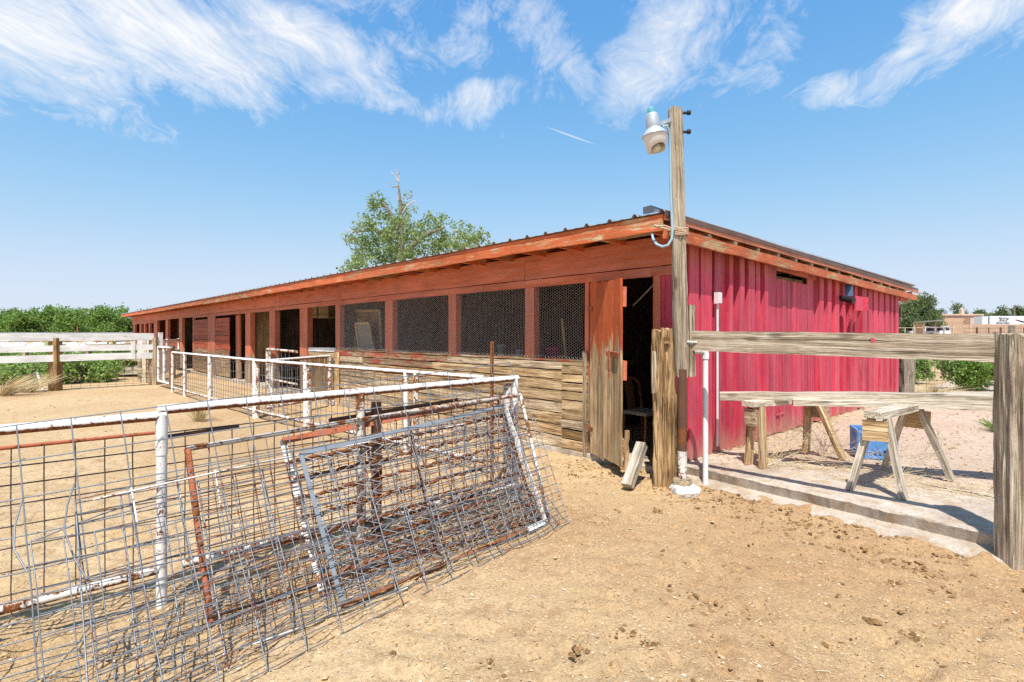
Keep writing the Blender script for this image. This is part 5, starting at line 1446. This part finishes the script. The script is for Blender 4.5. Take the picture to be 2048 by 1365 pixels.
# right side: wooden post with stock fence, bushes
wp = on_z(1812, 786, .15)
o = gnarly('corner_post', V(wp.x, wp.y, -.1), V(wp.x, wp.y, 1.42), .27, .25, 'bark', .03, 12, 24, 16); tag(o, 'round wooden corner post beyond the far end of the gable wall', 'post')
sfa = V(wp.x - .6, wp.y + .1, .1); sfb = V(13.5, 13.4, .1)
Ln = (sfb - sfa).length
st = wire_grid([sfa + Z * 1.15, sfb + Z * 1.15, sfb, sfa], [k * .22 / Ln for k in range(int(Ln / .22) + 1)], [0, .2, .4, .58, .74, .88, 1], .0042, .005, 3, 4)
st.build('stock_fence', 'mesh_dark', label='wire stock fence running right from the corner post', cat='fence')
for i, (px, Y, r, h, lab) in enumerate(((1938, 13.2, .56, .74, 'big round green bush behind the fence board, near the right post'), (1836, 16.5, .28, .7, 'small green bush beside the corner post'), (1992, 14.5, .3, .7, 'green bush partly behind the big right post'), (1800, 13.6, .3, .7, 'narrow green shrub at the corner of the gable wall'))):
    b = at(px, 669, Y); b.z = .15
    sh_ = empty('green_bush', b, lab, 'bush', 'green bushes beyond the slab')
    bl = [(b + V(random.uniform(-r, r) * .75, random.uniform(-r, r) * .5, h * random.uniform(.18, .85)), random.uniform(.20, .30) * (1.0 if i == 0 else .75)) for _ in range(16 if i == 0 else 9)]
    leaves('foliage', bl, 14000 if i == 0 else 5000, .030, 'leaf_bush', sh_, seed=90 + i, shell=.05)
    m = MB()
    for k in range(9): m.tube([b, b + V(random.uniform(-.5, .5) * r, random.uniform(-.4, .4) * r, h * .8)], [.014, .005], 4)
    m.build('stem', 'bark', sh_)
tuft(on_z(1995, 862, .15), 160, .16, .22, 'low greenish grass patch on the yard beside the right post', 'leaf_weed')
tuft(on_z(1870, 786, .15), 200, .2, .6, 'dry grass strip below the big green bush', 'straw')

# ground rises towards the street
ZR = 1.28
def BG(px, Y, z): q = at(px, 669, Y); q.z = z; return q
simple('stucco_tan', (.55, .38, .26), .9, .06, 1.5); simple('stucco_pale', (.62, .46, .35), .9, .06, 1.5); simple('block_tan', (.48, .31, .21), .9, .1, 3)
simple('trailer_white', (.72, .74, .77), .5, .04, 1); simple('paint_black', (.03, .03, .035), .6, .1); simple('paint_red', (.45, .05, .05), .6, .1)
simple('car_white', (.78, .79, .81), .25, .03, 2, spec=.5); simple('glass_dark', (.02, .03, .05), .1, .1, spec=.6); simple('tyre', (.02, .02, .02), .8, .1); simple('rim', (.4, .4, .42), .4, .1, metallic=.5); simple('tail_red', (.4, .02, .02), .3, .05); simple('unit_blue', (.42, .50, .58), .5, .06)
def boxp(m, p0, p1): m.box((Vector(p0) + Vector(p1)) / 2, [abs(a - b) for a, b in zip(p0, p1)])
bd = empty('stucco_building', BG(1880, 135, ZR), 'flat-roofed tan stucco building beyond the pines', 'building')
q = lambda px, Y, z: BG(px, Y, z)
for nm, mt, a_, b_ in (('main_block', 'stucco_tan', q(1884, 130, ZR), V(q(1968, 130, 0).x, 150, 6.0)), ('parapet', 'stucco_pale', V(q(1883, 130, 0).x, 129.7, 6.003), V(q(1966, 130, 0).x, 150, 6.35)), ('wing', 'stucco_pale', q(1941, 128, ZR), V(q(1964, 128, 0).x, 129.65, 5.4)),
                       ('rooftop_unit', 'unit_blue', V(q(1902, 130, 0).x, 131, 6.36), V(q(1912, 130, 0).x, 133, 7.0)), ('bell_turret', 'stucco_pale', V(q(1930, 130, 0).x, 131, 6.36), V(q(1936, 130, 0).x, 131.8, 7.6))):
    m = MB(); boxp(m, a_, b_)
    if nm == 'bell_turret': m.lathe([(.36, 0), (.25, .25), (0, .36)], V((a_.x + b_.x) / 2, 131.4, 7.6), n=12)
    m.build(nm, mt, bd)
m = MB(); boxp(m, V(q(1891, 129, 0).x, 129.2, 4.1), V(q(1933, 129, 0).x, 129.6, 4.35)); m.build('canopy', 'block_tan', bd)
bw = empty('block_wall', BG(1880, 108, ZR), 'low tan block wall along the street in front of the trailer', 'wall')
xa, xb = q(1872, 108, 0).x, q(2700, 108, 0).x
for k in range(24):
    x_a = xa + (xb - xa) * k / 24; m = MB(); boxp(m, V(x_a + .01, 108, ZR - .6), V(xa + (xb - xa) * (k + 1) / 24 - .01, 108.25, 3.45)); m.build('panel', 'block_tan', bw)
    m = MB(); boxp(m, V(x_a - .2, 107.9, ZR - .6), V(x_a + .2, 107.99, 3.55)); m.build('pilaster', 'stucco_tan', bw)
tl = empty('semi_trailer', BG(1965, 120, ZR), 'white semi trailer with black racing lettering behind the block wall', 'trailer')
ta, tb2 = q(1966, 120, 0).x, q(2200, 120, 0).x
m = MB(); boxp(m, V(ta + 1.4, 120, ZR + 1.1), V(tb2, 122.6, 5.55)); m.build('body', 'trailer_white', tl)
m = MB(); boxp(m, V(ta, 120.2, ZR + .6), V(ta + 1.3, 122.4, 5.45)); m.build('cab', 'trailer_white', tl)
m = MB(); boxp(m, V(ta + 1.32, 119.97, ZR + 1.1), V(ta + 1.42, 119.995, 5.5)); m.build('edge_trim', 'dark_steel', tl)
for k in range(3):
    m = MB(); c_ = V(ta + 1.0 + k * 9, 120.1, ZR + .5); m.lathe([(0, -.12), (.35, -.12), (.5, -.1), (.5, .1), (.35, .12), (0, .12)], c_, V(0, 1, 0), 18); m.build('wheel', 'tyre', tl)
for k, (txt, px, py, sz) in enumerate((('Racing', 2007, 638.8, .62), ('Every', 2006, 643.2, .58), ('Saturday', 2005.5, 647.8, .62))):
    fc_ = bpy.data.curves.new('lettering', 'FONT'); fc_.body = txt; fc_.size = sz; fc_.shear = .35; fc_.align_x = 'CENTER'; fc_.extrude = .01; fc_.offset = .006; fc_.space_character = 1.1
    fc_.materials.append(MATS['paint_black']); fo_ = bpy.data.objects.new('lettering_curve', fc_); col.objects.link(fo_); bpy.context.view_layer.update()
    me = bpy.data.meshes.new_from_object(fo_.evaluated_get(bpy.context.evaluated_depsgraph_get())); bpy.data.objects.remove(fo_)
    o = bpy.data.objects.new('lettering', me)
    Mx = Matrix.Rotation(R(90), 4, 'X') @ Matrix.Diagonal((1.25, 1, 1, 1)); Mx.translation = at(px, py, 119.96); link(o, Mx, tl)
m = MB()
for k in range(3): a_ = at(2031 + k * 5, 640 + k * 1.3, 119.97); m.bar(a_, a_ + V(1.6, 0, -.45), .22, .01, Z)
m.build('stripe', 'paint_red', tl)
# vehicles parked behind the rails
def vehicle(name, label, cat, px, Y, zb, ang, pickup):
    b = BG(px, Y, zb); M_ = Matrix.Translation(b) @ Matrix.Rotation(R(ang), 4, 'Z')
    e = bpy.data.objects.new(name, None); link(e, M_); tag(e, label, cat, 'vehicles parked by the far rails')
    def prof(nm, pts, w2, mat):
        m = MB(); n = len(pts); m.add([M_ @ V(x, s * w2, z) for s in (-1, 1) for x, z in pts], [tuple(range(n))[::-1], tuple(range(n, 2 * n))] + [(k, (k + 1) % n, n + (k + 1) % n, n + k) for k in range(n)]); return m.build(nm, mat, e)
    prof('body', [(-2.7, .45), (-2.72, .95), (-2.65, 1.12), (1.3, 1.12), (2.5, 1.02), (2.72, .85), (2.72, .45), (2.2, .38), (-2.2, .38)], .95, 'car_white')
    cab = [(-.9, 1.125), (-.75, 1.80), (.65, 1.80), (1.3, 1.125)] if pickup else [(-2.55, 1.125), (-2.4, 1.75), (-2.2, 1.82), (.55, 1.82), (1.3, 1.125)]
    prof('cabin', cab, .80, 'glass_dark')
    prof('roof', [(cab[1][0] - .02, 1.80), (cab[1][0] + .05, 1.88), (.6, 1.88), (.7, 1.80)] if pickup else [(-2.3, 1.805), (-2.2, 1.90), (.5, 1.90), (.62, 1.80)], .81, 'car_white')
    for x in (-.8, .1, 1.0) if pickup else (-2.4, -.9, .1, 1.0):
        m = MB(); m.add([M_ @ V(x + dx_, s * .81, z) for s in (-1, 1) for dx_, z in ((-.05, 1.12), (.05, 1.12), (-.02 if x > .5 else .05, 1.8), (-.12 if x > .5 else -.05, 1.8))], [(0, 1, 2, 3), (7, 6, 5, 4)]); m.build('pillar', 'car_white', e)
    for x in (-1.7, 1.75):
        for s in (-1, 1):
            c_ = M_ @ V(x, s * .86, .38); axv = (M_.to_3x3() @ V(0, s, 0))
            m = MB(); m.lathe([(.0, .02), (.22, .02), (.24, .11), (.37, .11), (.40, .07), (.40, -.1)], c_, axv, 16); wh = m.build('wheel', 'tyre', e)
            m = MB(); m.lathe([(0, .10), (.2, .105), (.23, .08)], c_, axv, 12); m.build('rim', 'rim', wh)
    for s in (-1, 1):
        m = MB(); boxp(m, V(-2.74, s * .8 - .08, .8), V(-2.70, s * .8 + .08, 1.08)); m.v = [tuple(M_ @ Vector(p)) for p in m.v]; m.build('tail_light', 'tail_red', e)
vehicle('pickup_truck', 'white pickup with dark windows parked behind the pipe rails', 'truck', 1886, 92, 1.0, 232, True)
vehicle('parked_suv', 'white utility vehicle parked left of the pickup', 'car', 1842, 94, .95, 128, False)
# shade roof
sr = empty('shade_roof', BG(1830, 88, 1.1), 'flat tin shade roof on thin posts over the parked vehicles', 'shelter')
m = MB(); m.add([BG(1827, 86, 3.35), BG(1888, 86, 3.75), BG(1886, 92, 3.75), BG(1827, 92, 3.4), BG(1827, 86, 3.42), BG(1888, 86, 3.84), BG(1886, 92, 3.84), BG(1827, 92, 3.48)], [(0, 1, 2, 3), (4, 7, 6, 5), (0, 4, 5, 1), (1, 5, 6, 2), (2, 6, 7, 3), (3, 7, 4, 0)]); m.build('tin_roof', 'roof_metal', sr)
for px in (1828, 1847, 1871, 1887): pipe('post', BG(px, 86.3, .6), BG(px, 86.3, 3.4 + (px - 1827) * .006), .09, 'rust_red' if px == 1871 else 'wood_new', sr, 6)
m = MB(); boxp(m, BG(1828, 91.5, 1.0), V(BG(1850, 91.5, 0).x, 91.7, 3.3)); m.build('back_panel', 'stucco_pale', sr)
# far pipe rails
fr0, fr1 = BG(1790, 58, .78), BG(1930, 58, .78); far = empty('rail_fence', fr0, 'far white pipe rail fence before the parked vehicles', 'fence')
for z in (1.35, 2.18): pipe('rail', V(fr0.x, 58, z - .0), V(fr1.x, 58, z + .04), .032, 'pipe_white_worn', far, 6)
for k in range(8): x_a = fr0.x + (fr1.x - fr0.x) * k / 7; pipe('post', V(x_a, 58, .4), V(x_a, 58, 2.2), .045, 'pipe_white_worn', far, 6)
g0, g1 = BG(1930, 62, .8), BG(2120, 62, .8); fg = empty('panel_fence', g0, 'far dark stock panel fence at right before the block wall', 'fence')
for z in (1.3, 1.75, 2.2): pipe('rail', V(g0.x, 62, z), V(g1.x, 62, z), .035, 'galvanised', fg, 6)
for k in range(9): x_a = g0.x + (g1.x - g0.x) * k / 8; pipe('post', V(x_a, 62, .4), V(x_a, 62, 2.3), .10 if k % 2 else .06, 'rust_dark', fg, 6)
o = gnarly('old_post', BG(2024, 40, .2), BG(2024, 40, 2.15), .36, .34, 'bark', .03, 2, 14, 12); tag(o, 'brown wooden post standing beyond the big right post', 'post')
# pines
for i, (px, Y, top, wpx, lab) in enumerate(((1838, 100, 590, 44, 'tallest pine beside the barn gable'), (1802, 96, 606, 30, 'pine half hidden by the barn gable'), (1866, 104, 622, 18, 'low pine at the right foot of the tall one'), (1918, 165, 606, 20, 'round dark pine above the stucco building'), (1961, 170, 620, 12, 'small pine left of the trailer cab'),
                                           (2001, 165, 609, 16, 'pine behind the middle of the trailer'), (2036, 165, 613, 16, 'pine behind the trailer at the right edge'), (2090, 165, 608, 22, 'pine beyond the right end of the trailer'), (1880, 168, 618, 12, 'small far pine left of the round one'), (1985, 172, 626, 16, 'low bright tree behind the trailer'))):
    b = BG(px, Y, ZR - .3); h = 1.5 + (669 - top) / F * Y - b.z; wr = wpx / F * Y
    tr = empty('pine_tree', b, lab, 'tree', 'pines on the right horizon')
    m = MB(); m.tube([b, b + V(.05, 0, h * .5), b + V(.1, 0, h * .9)], [.3, .2, .06], 7)
    for k in range(5): a_ = random.uniform(0, 6.28); m.tube([b + V(.05, 0, h * (.3 + .1 * k)), b + V(math.cos(a_) * wr * .6, math.sin(a_) * wr * .6, h * (.4 + .1 * k))], [.09, .03], 4)
    m.build('trunk', 'bark', tr)
    bl = []
    for k in range(22):
        f = random.random(); a_ = random.uniform(0, 6.28); rr = wr * (.25 + .75 * math.sin(math.pi * (.12 + .80 * f)) ) * random.uniform(.3, .8)
        bl.append((b + V(math.cos(a_) * rr, math.sin(a_) * rr, h * (.14 + .76 * f)), wr * random.uniform(.2, .36)))
    leaves('crown', bl, 11000 if i < 3 else 4200, .22 if i < 3 else .34, 'leaf_pine' if i != 9 else 'leaf_far', tr, asp=.34, seed=120 + i, shell=.2, droop=-.5)
up_b = BG(2029, 140, ZR); o = pipe('utility_pole', up_b, V(up_b.x, 140, 9.0), .16, 'bark'); tag(o, 'thin utility pole on the horizon above the trailer', 'utility pole')
